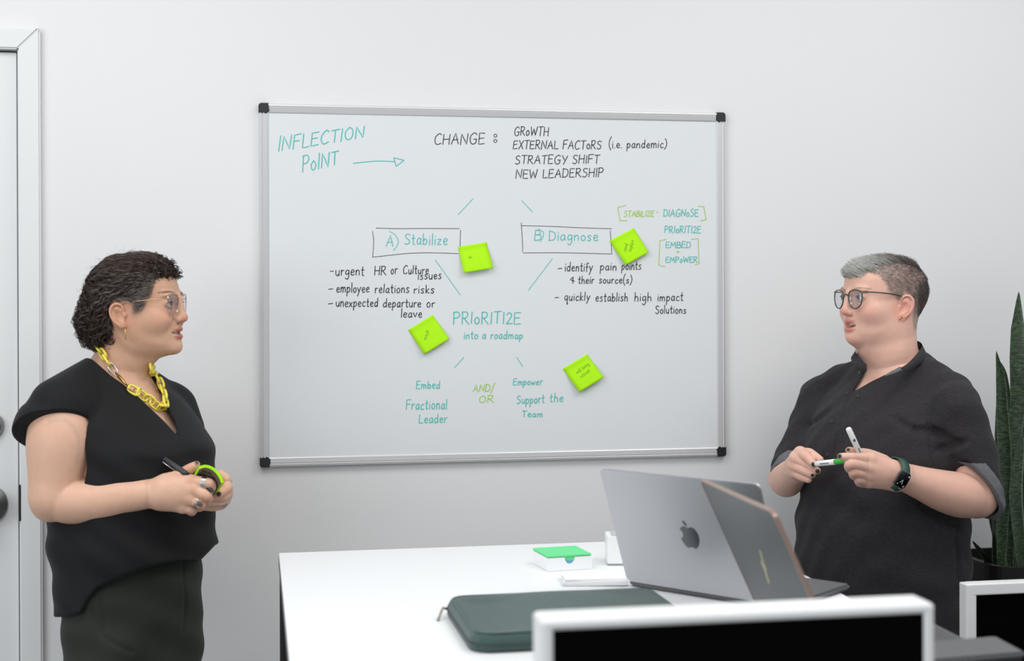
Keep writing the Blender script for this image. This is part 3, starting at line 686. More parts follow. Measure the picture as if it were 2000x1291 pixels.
nz = N.new('ShaderNodeTexNoise'); nz.inputs['Scale'].default_value = 2.2; nz.inputs['Detail'].default_value = 5; nz.inputs['Distortion'].default_value = 1.2; L.new(mp.outputs[0], nz.inputs['Vector'])
cr = N.new('ShaderNodeValToRGB'); e = cr.color_ramp.elements; e[0].position = .42; e[0].color = (*s2l((25, 42, 27)), 1); e[1].position = .62; e[1].color = (*s2l((70, 92, 62)), 1)
L.new(nz.outputs['Fac'], cr.inputs[0]); L.new(cr.outputs[0], b.inputs['Base Color']); b.inputs['Roughness'].default_value = .38
M_leafpale = mat('dry_stem', (170, 110, 60), .8)
def leaf(path, widths, depth, curl, m=ml):
    """path of photo pixels root->tip, widths in pixels, depth from the wall"""
    P = cat_rom(path, 6); k = len(P); wv = np.interp(np.linspace(0, 1, k), np.linspace(0, 1, len(widths)), widths)
    dv = np.linspace(depth[0], depth[1], k); V = []; uv = []; Q = []; nn = 8
    C3 = np.array([W(x, y, d) for (x, y), d in zip(P, dv)])
    for s_ in (0, 1):
        for i in range(k):
            w = wv[i]*mpp(C3[i]); ca = curl[0]+(curl[1]-curl[0])*i/(k-1); sd = np.array([math.cos(ca), -math.sin(ca), 0]); nr = np.array([-math.sin(ca), -math.cos(ca), 0])
            for j in range(nn+1):
                t = j/nn*2-1
                V.append(C3[i]+sd*t*w*.5-nr*(1-t*t)*w*.16+nr*(-.0022*(1-abs(t)**3)*s_)); uv.append((t*.5+depth[0]*7, i/k, s_))
    h = k*(nn+1)
    for i in range(k-1):
        for j in range(nn):
            a = i*(nn+1)+j; Q.append((a, a+1, a+nn+2, a+nn+1)); Q.append((a+h, a+h+nn+1, a+h+nn+2, a+h+1))
        for j in (0, nn):
            a = i*(nn+1)+j; q = (a, a+nn+1, a+nn+1+h, a+h); Q.append(q if j == 0 else q[::-1])
    me = mesh('leaf', V, Q); at = me.attributes.new('uvw', 'FLOAT_VECTOR', 'POINT'); at.data.foreach_set('vector', np.array(uv, np.float32).ravel())
    return link('leaf', me, m, pot, True)
leaf([(1972, 1112), (1970, 1000), (1974, 900), (1988, 800), (1989, 700), (1988, 640), (1990, 570)], [16, 28, 30, 32, 34, 26, 1], (.30, .27), (.1, .3))
leaf([(1956, 1110), (1958, 1000), (1962, 900), (1958, 810), (1954, 740), (1946, 686)], [14, 26, 28, 24, 17, 1], (.34, .36), (.2, .5))
leaf([(1942, 1104), (1946, 1010), (1953, 930), (1950, 850), (1947, 785)], [10, 16, 20, 17, 2], (.27, .24), (1., 1.1))
leaf([(1968, 1112), (1972, 980), (1976, 880), (1971, 800), (1962, 730), (1948, 700)], [12, 22, 24, 20, 13, 2], (.26, .24), (-.5, -.3))
leaf([(1950, 1112), (1946, 1060), (1938, 1020), (1934, 985), (1932, 950)], [8, 12, 13, 10, 2], (.24, .2), (.9, 1.))
leaf([(1954, 1110), (1958, 1000), (1968, 920), (1978, 860), (1974, 838)], [14, 24, 27, 20, 2], (.24, .2), (.2, .2))
leaf([(1936, 1108), (1926, 1090), (1912, 1072), (1900, 1057)], [14, 16, 12, 2], (.36, .42), (.6, .6))
leaf([(1990, 1112), (1994, 1000), (2003, 900), (2010, 800), (2014, 700)], [14, 30, 34, 28, 2], (.22, .2), (.2, .3))
leaf([(1996, 1110), (1990, 1040), (1984, 960), (1992, 880), (1996, 850)], [16, 26, 28, 20, 2], (.36, .35), (.1, .1))
leaf([(1966, 1112), (1956, 1070), (1944, 1030), (1937, 990)], [10, 16, 14, 3], (.3, .3), (-.4, -.4))
leaf([(2020, 1112), (2024, 960), (2030, 820), (2036, 700)], [18, 34, 34, 2], (.3, .33), (.1, .1))
# ------------------------------------------------------------------ signed distance modelling -> one continuous mesh (surface nets)
f32 = np.float32
def _seg(P, a, b):
    ba = b-a; t = np.clip(((P-a) @ ba)/max(float(ba @ ba), 1e-12), 0, 1); return t, np.linalg.norm(P-a-t[..., None]*ba, axis=-1)
class Cone:
    """tapered capsule; flat=(axis, f) squashes the section along an axis"""
    def __init__(s, a, b, ra, rb, flat=None):
        s.a, s.b, s.ra, s.rb = np.array(a, float), np.array(b, float), ra, rb; s.flat = flat; R = max(ra, rb)*1.02
        s.lo, s.hi = np.minimum(s.a, s.b)-R, np.maximum(s.a, s.b)+R
    def __call__(s, P):
        if s.flat is not None:
            ax, f = s.flat; ax = np.array(ax, float); ax /= np.linalg.norm(ax)
            k = (1/f-1); c = (s.a+s.b)/2
            P = P+((P-c) @ ax)[..., None]*ax*k; a = s.a+ax*((s.a-c) @ ax)*k; b = s.b+ax*((s.b-c) @ ax)*k
            t, d = _seg(P, a, b); return (d-(s.ra+(s.rb-s.ra)*t))*(f+(1-f)*.5)
        t, d = _seg(P, s.a, s.b); return d-(s.ra+(s.rb-s.ra)*t)
class Ell:
    def __init__(s, c, r, R=None):
        s.c = np.array(c, float); s.r = np.array(r, float); s.R = np.eye(3) if R is None else np.array(R, float)   # rows = local axes
        e = np.sqrt(((s.R*s.r[:, None])**2).sum(0))*1.02; s.lo, s.hi = s.c-e, s.c+e
    def __call__(s, P):
        q = (P-s.c) @ s.R.T; k0 = np.linalg.norm(q/s.r, axis=-1); k1 = np.linalg.norm(q/s.r**2, axis=-1)
        return k0*(k0-1)/np.maximum(k1, 1e-6)
class Loft:
    """stack of egg shaped sections along local z: rows (z, cx, cy, front, back, half width, exponent); R rows = forward, lateral, up"""
    def __init__(s, o, R, rows, n=160):
        s.o = np.array(o, float); s.R = np.array(R, float); rows = np.array(sorted(rows), float)
        z = rows[:, 0]; s.z0, s.z1 = z[0], z[-1]; s.zz = np.linspace(s.z0, s.z1, n)
        m = np.zeros_like(rows)                                                    # monotone-ish cubic
        sl = np.diff(rows, axis=0)/np.diff(z)[:, None]
        m[1:-1] = np.where(sl[:-1]*sl[1:] > 0, 2*sl[:-1]*sl[1:]/np.where(np.abs(sl[:-1]+sl[1:]) < 1e-9, 1, sl[:-1]+sl[1:]), 0); m[0], m[-1] = sl[0], sl[-1]
        i = np.clip(np.searchsorted(z, s.zz)-1, 0, len(z)-2); h = (z[i+1]-z[i])[:, None]; t = ((s.zz-z[i])[:, None])/h
        s.tab = (2*t**3-3*t**2+1)*rows[i]+(t**3-2*t**2+t)*h*m[i]+(-2*t**3+3*t**2)*rows[i+1]+(t**3-t**2)*h*m[i+1]
        mf = max(np.abs(s.tab[:, 1]+s.tab[:, 3]).max(), np.abs(s.tab[:, 1]-s.tab[:, 4]).max()); mw = (np.abs(s.tab[:, 2])+s.tab[:, 5]).max()
        cs = np.array([[x, y, zz] for x in (-mf, mf) for y in (-mw, mw) for zz in (s.z0, s.z1)]) @ s.R+s.o
        s.lo, s.hi = cs.min(0)-.005, cs.max(0)+.005
    def __call__(s, P):
        q = (P-s.o) @ s.R.T; z = np.clip(q[..., 2], s.z0, s.z1)
        g = lambda k: np.interp(z, s.zz, s.tab[:, k])
        x = q[..., 0]-g(1); y = q[..., 1]-g(2); ax = np.where(x > 0, g(3), g(4)); w = g(5); p = g(6)
        k0 = ((np.abs(x)/ax)**p+(np.abs(y)/w)**p+1e-12)**(1/p); r = np.sqrt(x*x+y*y)
        d = np.where(k0 > .02, r*(1-1/np.maximum(k0, .02)), -np.minimum(ax, w))
        dz = np.maximum(q[..., 2]-s.z1, s.z0-q[..., 2])
        return np.where(dz > 0, np.sqrt(np.maximum(d, 0)**2+dz**2), np.maximum(d, dz*1.))
class Fn:
    """any function with a bounding box"""
    def __init__(s, f, lo, hi): s.f, s.lo, s.hi = f, np.array(lo, float), np.array(hi, float)
    def __call__(s, P): return s.f(P)
def smin(a, b, k):
    if k <= 0: return np.minimum(a, b)
    h = np.maximum(k-np.abs(a-b), 0)/k; return np.minimum(a, b)-h*h*k*.25
class Solid:
    def __init__(s): s.ops = []
    def add(s, p, k=0.): s.ops.append(('u', p, k)); return s
    def cut(s, p, k=0.): s.ops.append(('s', p, k)); return s
    def clip(s, p, k=0.): s.ops.append(('i', p, k)); return s
    def warp(s, f): s.ops.append(('w', f, 0)); return s          # f(P) added to the distance
    def chain(s, pts, rad, k=.0, kin=.0, flat=None):
        for i in range(len(pts)-1): s.add(Cone(pts[i], pts[i+1], rad[i], rad[i+1], flat), k if i == 0 else kin)
        return s
    def eval(s, P):
        d = np.full(P.shape[:-1], 1.)
        for op, p, k in s.ops:
            if op == 'u': d = smin(d, p(P), k)
            elif op == 's': d = -smin(-d, p(P), k)
            elif op == 'i': d = -smin(-d, -p(P), k)
            else: d = d+p(P)
        return d
    def grad(s, P, e=1e-3):
        g = np.stack([s.eval(P+np.eye(3)[i]*e)-s.eval(P-np.eye(3)[i]*e) for i in range(3)], -1)
        return g/np.maximum(np.linalg.norm(g, axis=-1, keepdims=True), 1e-9)
    def project(s, P, off=0., it=6):
        P = np.array(P, float)
        for _ in range(it): P = s.step(P, off, .9)
        return P
    def step(s, P, off, k, e=1e-3):
        g = np.stack([s.eval(P+np.eye(3)[i]*e)-s.eval(P-np.eye(3)[i]*e) for i in range(3)], -1)/(2*e)
        return P-g*np.clip(k*(s.eval(P)-off)/np.maximum((g*g).sum(-1), .3), -.06, .06)[..., None]
    def grid(s, lo, hi, h):
        n = np.maximum(np.ceil((np.array(hi)-lo)/h).astype(int)+1, 2); ax = [lo[i]+h*np.arange(n[i]) for i in range(3)]
        D = np.full(n, .5, f32)
        for op, p, k in s.ops:
            if op == 'w':
                m = np.nonzero(np.abs(D) < .06)
                if len(m[0]): D[m] += p(np.stack([ax[i][m[i]] for i in range(3)], -1)).astype(f32)
                continue
            if op == 'i': sl = [slice(0, n[i]) for i in range(3)]
            else:
                mg = k+2.5*h+.004
                i0 = [max(0, int(np.floor((p.lo[i]-mg-lo[i])/h))) for i in range(3)]; i1 = [min(n[i], int(np.ceil((p.hi[i]+mg-lo[i])/h))+1) for i in range(3)]
                if any(a >= b for a, b in zip(i0, i1)): continue
                sl = [slice(a, b) for a, b in zip(i0, i1)]
            sub = D[tuple(sl)]
            if op == 'u': mask = None
            if op in 'si':
                m = np.nonzero(sub < .06)
                if not len(m[0]): continue
                Pm = np.stack([ax[i][sl[i]][m[i]] for i in range(3)], -1); v = p(Pm)
                sub[m] = (-smin(-sub[m], v if op == 's' else -v, k)).astype(f32)
                continue
            X, Y, Z = np.meshgrid(*[ax[i][sl[i]] for i in range(3)], indexing='ij')
            D[tuple(sl)] = smin(sub, p(np.stack([X, Y, Z], -1)).astype(f32), k)
        return D
def nets(D, lo, h):
    """naive surface nets on a distance grid -> verts, quads"""
    S = D < 0; nx, ny, nz = D.shape
    c = np.zeros((nx-1, ny-1, nz-1), np.int8)
    for i in (0, 1):
        for j in (0, 1):
            for k in (0, 1): c += S[i:nx-1+i, j:ny-1+j, k:nz-1+k]
    I, J, K = np.nonzero((c > 0) & (c < 8)); idx = np.full(c.shape, -1, np.int32); idx[I, J, K] = np.arange(len(I))
    acc = np.zeros((len(I), 3)); cnt = np.zeros(len(I))
    cor = [(0, 0, 0), (1, 0, 0), (0, 1, 0), (1, 1, 0), (0, 0, 1), (1, 0, 1), (0, 1, 1), (1, 1, 1)]
    for a in range(8):
        for ax in range(3):
            if cor[a][ax]: continue
            b = list(cor[a]); b[ax] = 1
            da = D[I+cor[a][0], J+cor[a][1], K+cor[a][2]]; db = D[I+b[0], J+b[1], K+b[2]]
            m = (da < 0) != (db < 0)
            t = da[m]/(da[m]-db[m]); p = np.tile(np.array(cor[a], float), (m.sum(), 1)); p[:, ax] += t
            acc[m] += p; cnt[m] += 1
    V = (np.stack([I, J, K], -1)+acc/cnt[:, None])*h+np.array(lo)
    Q = []
    for ax in range(3):
        o = [1 if i != ax else 0 for i in range(3)]
        A = S[o[0]:nx-1, o[1]:ny-1, o[2]:nz-1] if True else None
        sl0 = tuple(slice(o[i], (nx, ny, nz)[i]-1) for i in range(3)); sl1 = tuple(slice(o[i]+(1 if i == ax else 0), (nx, ny, nz)[i]-(0 if i == ax else 1)) for i in range(3))
        a, b = S[sl0], S[sl1]
        e = np.nonzero(a != b); E = [e[i]+o[i] for i in range(3)]; flip = a[e]
        u, v = [(1, 2), (2, 0), (0, 1)][ax]
        def at(du, dv):
            q = [E[0].copy(), E[1].copy(), E[2].copy()]; q[u] -= du; q[v] -= dv
            return idx[q[0], q[1], q[2]]
        q = np.stack([at(1, 1), at(0, 1), at(0, 0), at(1, 0)], -1); q[~flip] = q[~flip][:, ::-1]
        Q.append(q[(q >= 0).all(1)])
    return V, np.vstack(Q)
def refine(D, lo, h, V, it=3):
    """pull vertices onto the zero of the trilinear field"""
    n = np.array(D.shape)
    for _ in range(it):
        q = (V-lo)/h; i = np.clip(np.floor(q).astype(int), 0, n-2); f = q-i; val = np.zeros(len(V)); g = np.zeros_like(V)
        for a in (0, 1):
            for b in (0, 1):
                for c in (0, 1):
                    d = D[i[:, 0]+a, i[:, 1]+b, i[:, 2]+c].astype(float); wx = f[:, 0] if a else 1-f[:, 0]; wy = f[:, 1] if b else 1-f[:, 1]; wz = f[:, 2] if c else 1-f[:, 2]
                    val += d*wx*wy*wz; g += np.stack([(1 if a else -1)*d*wy*wz, (1 if b else -1)*d*wx*wz, (1 if c else -1)*d*wx*wy], 1)/h
        s = val/np.maximum((g*g).sum(1), .2); s = np.clip(s, -.5*h, .5*h); V = V-g*(s*.8)[:, None]
    return V
def solid_mesh(name, S, boxes, smooth_it=1, soft=()):
    """boxes [(lo, hi, h)] fine first; coarser boxes leave out what finer ones hold"""
    Vs = []; Qs = []; off = 0; done = []
    for lo, hi, h in boxes:
        lo = np.array(lo, float); hi = np.array(hi, float)
        D = S.grid(lo, hi, h); V, Q = nets(D, lo, h)
        for _ in range(smooth_it):                       # light relaxation
            acc = np.zeros_like(V); cn = np.zeros(len(V))
            for k in range(4):
                for s_ in (1, 3):
                    np.add.at(acc, Q[:, k], V[Q[:, (k+s_) % 4]]); np.add.at(cn, Q[:, k], 1)
            inner = ((V > lo+2.2*h) & (V < hi-2.2*h)).all(1)
            V = np.where((inner & (cn > 0))[:, None], V*.5+.5*acc/np.maximum(cn, 1)[:, None], V)
        V = refine(D, lo, h, V)
        for c, r, it in soft:                            # melt blend creases locally
            wt = np.clip(1.6*(1-np.linalg.norm(V-c, axis=1)/r), 0, 1)[:, None]; sel = np.nonzero((wt[Q, 0] > 0).any(1))[0]
            if h > .003 or not len(sel): continue
            q = Q[sel]
            for _ in range(it):
                acc = np.zeros_like(V); cn = np.zeros(len(V))
                for k in range(4):
                    for s_ in (1, 3): np.add.at(acc, q[:, k], V[q[:, (k+s_) % 4]]); np.add.at(cn, q[:, k], 1)
                V = np.where(cn[:, None] > 0, V+wt*.6*(acc/np.maximum(cn, 1)[:, None]-V), V)
        if done:
            c = V[Q].mean(1); keep = np.ones(len(Q), bool)
            for l2, h2, hh in done: keep &= ~((c > l2+h*1.2) & (c < h2-h*1.2-hh)).all(1)
            Q = Q[keep]
        u, inv = np.unique(Q, return_inverse=True); V = V[u]; Q = inv.reshape(-1, 4)
        Vs.append(V); Qs.append(Q+off); off += len(V); done.append((lo, hi, h))
    V = np.vstack(Vs); Q = np.vstack(Qs); me = mesh_np(name, V, Q); me.polygons.foreach_set('use_smooth', [True]*len(Q)); me.update()
    return me, V
def paint(me, V, base, blobs, extra=None):
    """albedo per vertex: base colour and soft patches (centre, radii, rgb, strength[, axes])"""
    C = np.tile(np.array(s2l(base)), (len(V), 1))
    for b in blobs:
        c, r, rgb, st = b[:4]; q = V-np.array(c); q = (q @ np.array(b[4]).T) if len(b) > 4 else q
        d = np.linalg.norm(q/np.array(r), axis=1); pw = b[5] if len(b) > 5 else 1.; w = (st*np.clip((1.25-d)/.5/pw, 0, 1))[:, None]; w = w*w*(3-2*w) if st == 1 else w
        C = C*(1-w)+np.array(s2l(rgb))*w
    if extra is not None: C = extra(C)
    a = me.color_attributes.new('albedo', 'FLOAT_COLOR', 'POINT'); a.data.foreach_set('color', np.hstack([C, np.ones((len(V), 1))]).astype(f32).ravel())
def sines(P, waves):
    d = np.zeros(P.shape[:-1])
    for a, kx, ky, kz, ph in waves: d = d+a*np.sin(P[..., 0]*kx+P[..., 1]*ky+P[..., 2]*kz+ph)
    return d
def hit(S, px, py, t0=2.2, t1=3.9, off=0.):
    """first point of a solid along the view ray of a photo pixel"""
    v = CF*F+CR*(px-1000)-CU*(py-645.5-SHY); v = v/np.linalg.norm(v); t = t0
    while t < t1:
        d = float(S.eval((CAM+v*t)[None])[0])-off
        if d < 4e-4: break
        t += max(d*.7, 4e-4)
    return CAM+v*t
def frame_of(f, up=(0, 0, 1)):
    f = np.array(f, float); f /= np.linalg.norm(f); l = np.cross(up, f); l /= np.linalg.norm(l); return np.array([f, l, np.cross(f, l)])
# ---------------- head, shared by both women; local axes forward, left, up, eye level at 0
def head(S, O, R, rows, p):
    w = lambda *q: O+np.array(q, float) @ R
    E = lambda c, r, rot=None: Ell(w(*c), r, R if rot is None else rot @ R)
    S.add(Loft(O, R, rows), .03)
    fw = p.get('fw', 0.)
    for s in (-1, 1):
        S.add(E((.0775+fw, s*.029, .017), (.010, .022, .0075)), .012)                         # brow
        S.cut(E((.097+fw, s*.032, -.002), (.012, .020, .012)), .014)                        # socket
        S.add(E((p.get('cheekx', .060), s*.040, -.034), p.get('cheek', (.030, .026, .026))), .02)
    S.add(Cone(w(.089+fw, 0, .010), w(p['nose'][0]-.010, 0, p['nose'][1]+.004), .0070, .0092), .014)
    nx, nz = p['nose']
    S.add(E((nx-.008, 0, nz), (.0105, .0105, .0095)), .007)
    S.add(Cone(w(nx-.012, 0, nz-.004), w(.088+fw, 0, nz-.012), .0055, .0055), .005)            # columella
    for s in (-1, 1):
        S.add(E((nx-.0195, s*.0115, nz-.003), (.0115, .0065, .0078)), .005)
        S.cut(E((nx-.0155, s*.0065, nz-.0108), (.006, .0034, .0032)), .002)
        S.add(E((.073+fw, s*.032, .0005), (.0145, .0155, .0132)), .004)                     # lids
        S.cut(E((.088+fw, s*.033, -.0012), (.012, .0128, p.get('eye', .0046))), .0016)
        S.cut(E((.074+fw, s*.032, 0), (.0128, .0128, .0128)), 0.)                            # room for the eyeball
    mz, mx = p['mouth']; mw = p.get('mw', .024); op = p.get('open', .003)
    up = [(mx-.016-p.get('mc', 0), -mw, mz+p.get('smile', 0)), (mx-.003, -mw*.45, mz+.0055+op*.4), (mx+.0012, 0, mz+.0045+op*.4), (mx-.003, mw*.45, mz+.0055+op*.4), (mx-.016-p.get('mc', 0), mw, mz+p.get('smile', 0))]
    S.chain([w(*q) for q in up], np.array([.003, .0052, .0052, .0052, .003])*p.get('lip', .85), .006, .003)
    lo = [(mx-.016-p.get('mc', 0), -mw, mz-.001+p.get('smile', 0)), (mx-.0035, -mw*.45, mz-.0065-op), (mx-.001, 0, mz-.0075-op), (mx-.0035, mw*.45, mz-.0065-op), (mx-.016-p.get('mc', 0), mw, mz-.001+p.get('smile', 0))]
    S.chain([w(*q) for q in lo], np.array([.003, .006, .0066, .006, .003])*p.get('lip', .85), .006, .003)
    S.cut(E((mx-.004, 0, mz-op*.3), (.020, mw*.92, max(op, .0009))), .0016)
    S.cut(E((mx+.004, 0, mz-.0185-op), (.006, .02, .004)), .008)                              # fold under the lower lip
    S.add(E(p['chin'], p.get('chinr', (.015, .020, .014))), .016)
    for s in (-1, 1) if p.get('nl', 1) else ():                                               # nasolabial fold, mouth corner
        S.cut(Cone(w(nx-.024, s*.022, nz-.004), w(mx-.012, s*(mw+.009), mz+.002), p.get('nl', .0022), p.get('nl', .0022)), .008)
    for s in (-1, 1):                                                                         # ears
        er = p.get('ear', 1.); ex, ez = p.get('earx', -.004), p.get('earz', -.024); a = .42*s
        Re = np.array([[math.cos(a), -math.sin(a), 0], [math.sin(a), math.cos(a), 0], [0, 0, 1]])
        T = np.array([[math.cos(.22), 0, math.sin(.22)], [0, 1, 0], [-math.sin(.22), 0, math.cos(.22)]])
        Q = T @ np.array([[math.cos(s*.32), -math.sin(s*.32), 0], [math.sin(s*.32), math.cos(s*.32), 0], [0, 0, 1]])   # rows in head axes
        ey = s*p.get('eary', .073); c = np.array([ex, ey, ez])
        lw = lambda x, y, z: w(*(c+np.array([x, y, z]) @ Q))
        S.add(Ell(lw(-.006, 0, .0)*1., np.array((.016, .0045, .027))*er, Q @ R), .004)
        S.cut(Ell(lw(-.001, s*.004, -.002), np.array((.0085, .0052, .014))*er, Q @ R), .003)
        hx = [(.010, .001, .010), (.008, .003, .022), (-.004, .004, .029), (-.017, .004, .022), (-.021, .003, .006), (-.017, .002, -.010), (-.009, .001, -.021)]
        S.chain([lw(x*er, s*y, z*er) for x, y, z in cat_rom(hx, 4)], [.0032]*25, .0025, .0)
        S.chain([lw(x*er, s*y, z*er) for x, y, z in [(-.004, .0025, .019), (-.012, .003, .008), (-.011, .0025, -.006), (-.004, .002, -.014)]], [.0022]*4, .003, .001)
        S.add(Ell(lw(-.001, .0005*s, -.024*er), np.array((.0085, .0042, .009))*er, Q @ R), .005)
        S.add(Ell(lw(.0095, .0*s, -.001), (.0036, .0042, .0062), Q @ R), .003)                # tragus
    return w
def eyes(parent, w, R, fw, iris, look):
    for s in (-1, 1):
        c = w(.074+fw, s*.032, 0); g = np.array(look, float)@R; g /= np.linalg.norm(g)
        q = Vector(g).to_track_quat('Z', 'Y'); bm = bmesh.new(); bmesh.ops.create_uvsphere(bm, u_segments=28, v_segments=20, radius=.0124)
        bm.transform(Matrix.Translation(c) @ q.to_matrix().to_4x4()); o = link('eye', bm_mesh('eye', bm), mat('eye_white', (226, 220, 216), .12), parent, True)
        bm = bmesh.new(); prof = [(.0124*math.cos(t)+.00025, .0124*math.sin(t)) for t in np.linspace(.5, .02, 8)]
        lathe(bm, prof, c, g, 24); link('iris', bm_mesh('iris', bm), mat(iris[0], iris[1], .08), o, True)
        bm = bmesh.new(); prof = [(.0124*math.cos(t)+.0005, .0124*math.sin(t)) for t in np.linspace(.2, .02, 5)]
        lathe(bm, prof, c, g, 20); link('pupil', bm_mesh('pupil', bm), mat('pupil_black', (8, 8, 9), .06), o, True)
def lashes(parent, w, R, fw, op, col, name='eyelashes'):
    for s in (-1, 1):
        P = []
        for t in np.linspace(.12, math.pi-.12, 14):
            y, z = .001+.0126*math.cos(t), -.0012+op*math.sin(t); x = math.sqrt(max(.0150**2-y*y-z*z, 1e-8)); P.append(w(.0735+fw+x*1.01, s*(.032+y), z+.0003))
        tube_obj(name, [P], np.array([[.0003]+[.0007]*12+[.0003]]), mat(name+col[0], col[1], .6), parent, 6)
def teeth(parent, w, R, mx, mz, n=8, z0=.0035, hgt=.008):
    bm = bmesh.new()
    for i in range(n):
        t = (i-(n-1)/2)*.0062; x = mx-.011-abs(t)**2*16
        a = math.atan(t*34*.5); T = xform(w(x, t, mz+z0), R[0]*math.cos(a)+R[1]*math.sin(a), R[1]*math.cos(a)-R[0]*math.sin(a), R[2])
        bx(bm, (-.002, -.003, -hgt), (.0015, .003, .001), .001, T=T)
    return link('teeth', bm_mesh('teeth', bm), mat('tooth_enamel', (222, 214, 200), .25), parent, True)
M_skinA = mat('skin_warm', (196, 148, 122), .46, attr='albedo', sss=.12, bump=.12, bscale=700, spec=.35, var=.03, vscale=60)
M_skinB = mat('skin_pink', (222, 170, 150), .46, attr='albedo', sss=.12, bump=.12, bscale=700, spec=.35, var=.03, vscale=60)
# ------------------------------------------------------------------ shared person helpers
def PW(q, z=None): return [W(*p[:3]) for p in q]
def PR(q): return [p[3]*mpp(W(*p[:3])) for p in q]
def limb(S, q, k=.012, kin=.0, flat=None):
    """smooth tapered limb through (pixel x, pixel y, distance from the wall, pixel radius)"""
    if len(q) > 2: q = [tuple(r) for r in cat_rom(q, 8 if q[0][3] > 28 else 4)]
    return S.chain(PW(q), PR(q), k, 0., flat)
def to_px(P):
    d = P-CAM; z = d @ CF
    return np.stack([1000+F*(d @ CR)/z, 645.5+SHY-F*(d @ CU)/z], -1)
def poly_sd(q, pts):
    """signed distance to a closed 2-D polygon"""
    pts = np.array(pts, float); d = np.full(q.shape[:-1], 1e9); ins = np.zeros(q.shape[:-1], bool); n = len(pts)
    for i in range(n):
        a, b = pts[i], pts[(i+1) % n]; e = b-a; w = q-a; t = np.clip((w @ e)/max(e @ e, 1e-9), 0, 1)
        d = np.minimum(d, np.linalg.norm(w-t[..., None]*e, axis=-1))
        c = ((a[1] > q[..., 1]) != (b[1] > q[..., 1])) & (q[..., 0] < (b[0]-a[0])*(q[..., 1]-a[1])/(b[1]-a[1]+1e-12)+a[0]); ins ^= c
    return np.where(ins, -d, d)
class PxPoly:
    """wedge behind an outline drawn in the photo, between two distances from the wall"""
    def __init__(s, pts, d0, d1):
        s.pts = pts; s.d0, s.d1 = d0, d1; c = np.array([W(x, y, d) for x, y in pts for d in (d0, d1)]); s.lo, s.hi = c.min(0), c.max(0); s.k = mpp(c.mean(0))
    def __call__(s, P):
        d = poly_sd(to_px(P), s.pts)*s.k; y = -P[..., 1]
        return np.maximum(np.maximum(d, s.d0-y), y-s.d1)
def half(pt, n):
    """half space: negative on the side the normal points away from"""
    n = np.array(n, float); n /= np.linalg.norm(n); pt = np.array(pt, float); return lambda P: (P-pt) @ n
def both(p, *fs): return Fn(lambda P: np.maximum.reduce([p(P)]+[f(P) for f in fs]), p.lo, p.hi)
def strands(name, C, rad, cols, m, parent, taper=True):
    """C (n,k,3) centre lines -> three sided tubes with a colour per strand"""
    n, k, _ = C.shape; T = np.gradient(C, axis=1); T /= np.maximum(np.linalg.norm(T, axis=2, keepdims=True), 1e-9)
    a = np.cross(T, np.array([.31, .52, .79])); a /= np.maximum(np.linalg.norm(a, axis=2, keepdims=True), 1e-9); b = np.cross(T, a)
    r = np.asarray(rad).reshape(-1, 1, 1)*(np.linspace(1, .35, k) if taper else np.ones(k))[None, :, None]
    V = np.stack([C+r*(a*math.cos(t)+b*math.sin(t)) for t in (0, 2.094, 4.189)], 2).reshape(-1, 3)
    base = (np.arange(n)[:, None]*k+np.arange(k-1)[None])*3; Q = []
    for j in range(3):
        j2 = (j+1) % 3; Q.append(np.stack([base+j, base+j2, base+3+j2, base+3+j], -1).reshape(-1, 4))
    me = mesh_np(name, V, np.vstack(Q)); c = np.repeat(cols, k*3, axis=0)
    at = me.color_attributes.new('albedo', 'FLOAT_COLOR', 'POINT'); at.data.foreach_set('color', np.hstack([c, np.ones((len(c), 1))]).astype(f32).ravel())
    o = link(name, me, m, parent, True); o['kind'] = 'stuff'; return o
M_hair = mat('hair', (60, 50, 45), .42, attr='albedo', spec=.4)
def ring_on(name, c, axis, r, m, parent, tr=.0011, w=None):
    axis = np.array(axis, float); axis /= np.linalg.norm(axis); a = np.cross(axis, [.2, .3, .93]); a /= np.linalg.norm(a); b = np.cross(axis, a)
    return tube_obj(name, [[np.array(c)+r*(a*math.cos(t)+b*math.sin(t))+axis*o for t in np.linspace(0, 2*math.pi, 28, endpoint=False)] for o in (w or [0])], tr, m, parent, 6, True)
M_silver = mat('silver', (205, 205, 205), .22, 1.); M_gold = mat('gold', (214, 176, 104), .25, 1.); M_brass = mat('brass', (176, 140, 72), .28, 1.)
def shoe(name, parent, at_, f, m):
    f = np.array(f, float); R = frame_of(f); S = Solid()
    S.add(Cone(np.array(at_)+f*.0+[0, 0, .045], np.array(at_)+f*.15+[0, 0, .028], .046, .036), 0); S.add(Cone(np.array(at_)+[0, 0, .05], np.array(at_)+[0, 0, .10], .045, .045), .02)
    S.clip(Fn(half((0, 0, .003), (0, 0, -1)), (0, 0, 0), (1, 1, 1)), .004)
    p = np.array(at_); me, _ = solid_mesh(name, S, [(p-[.25, .25, .06], p+[.25, .25, .18], .006)]); return link(name, me, m, parent)

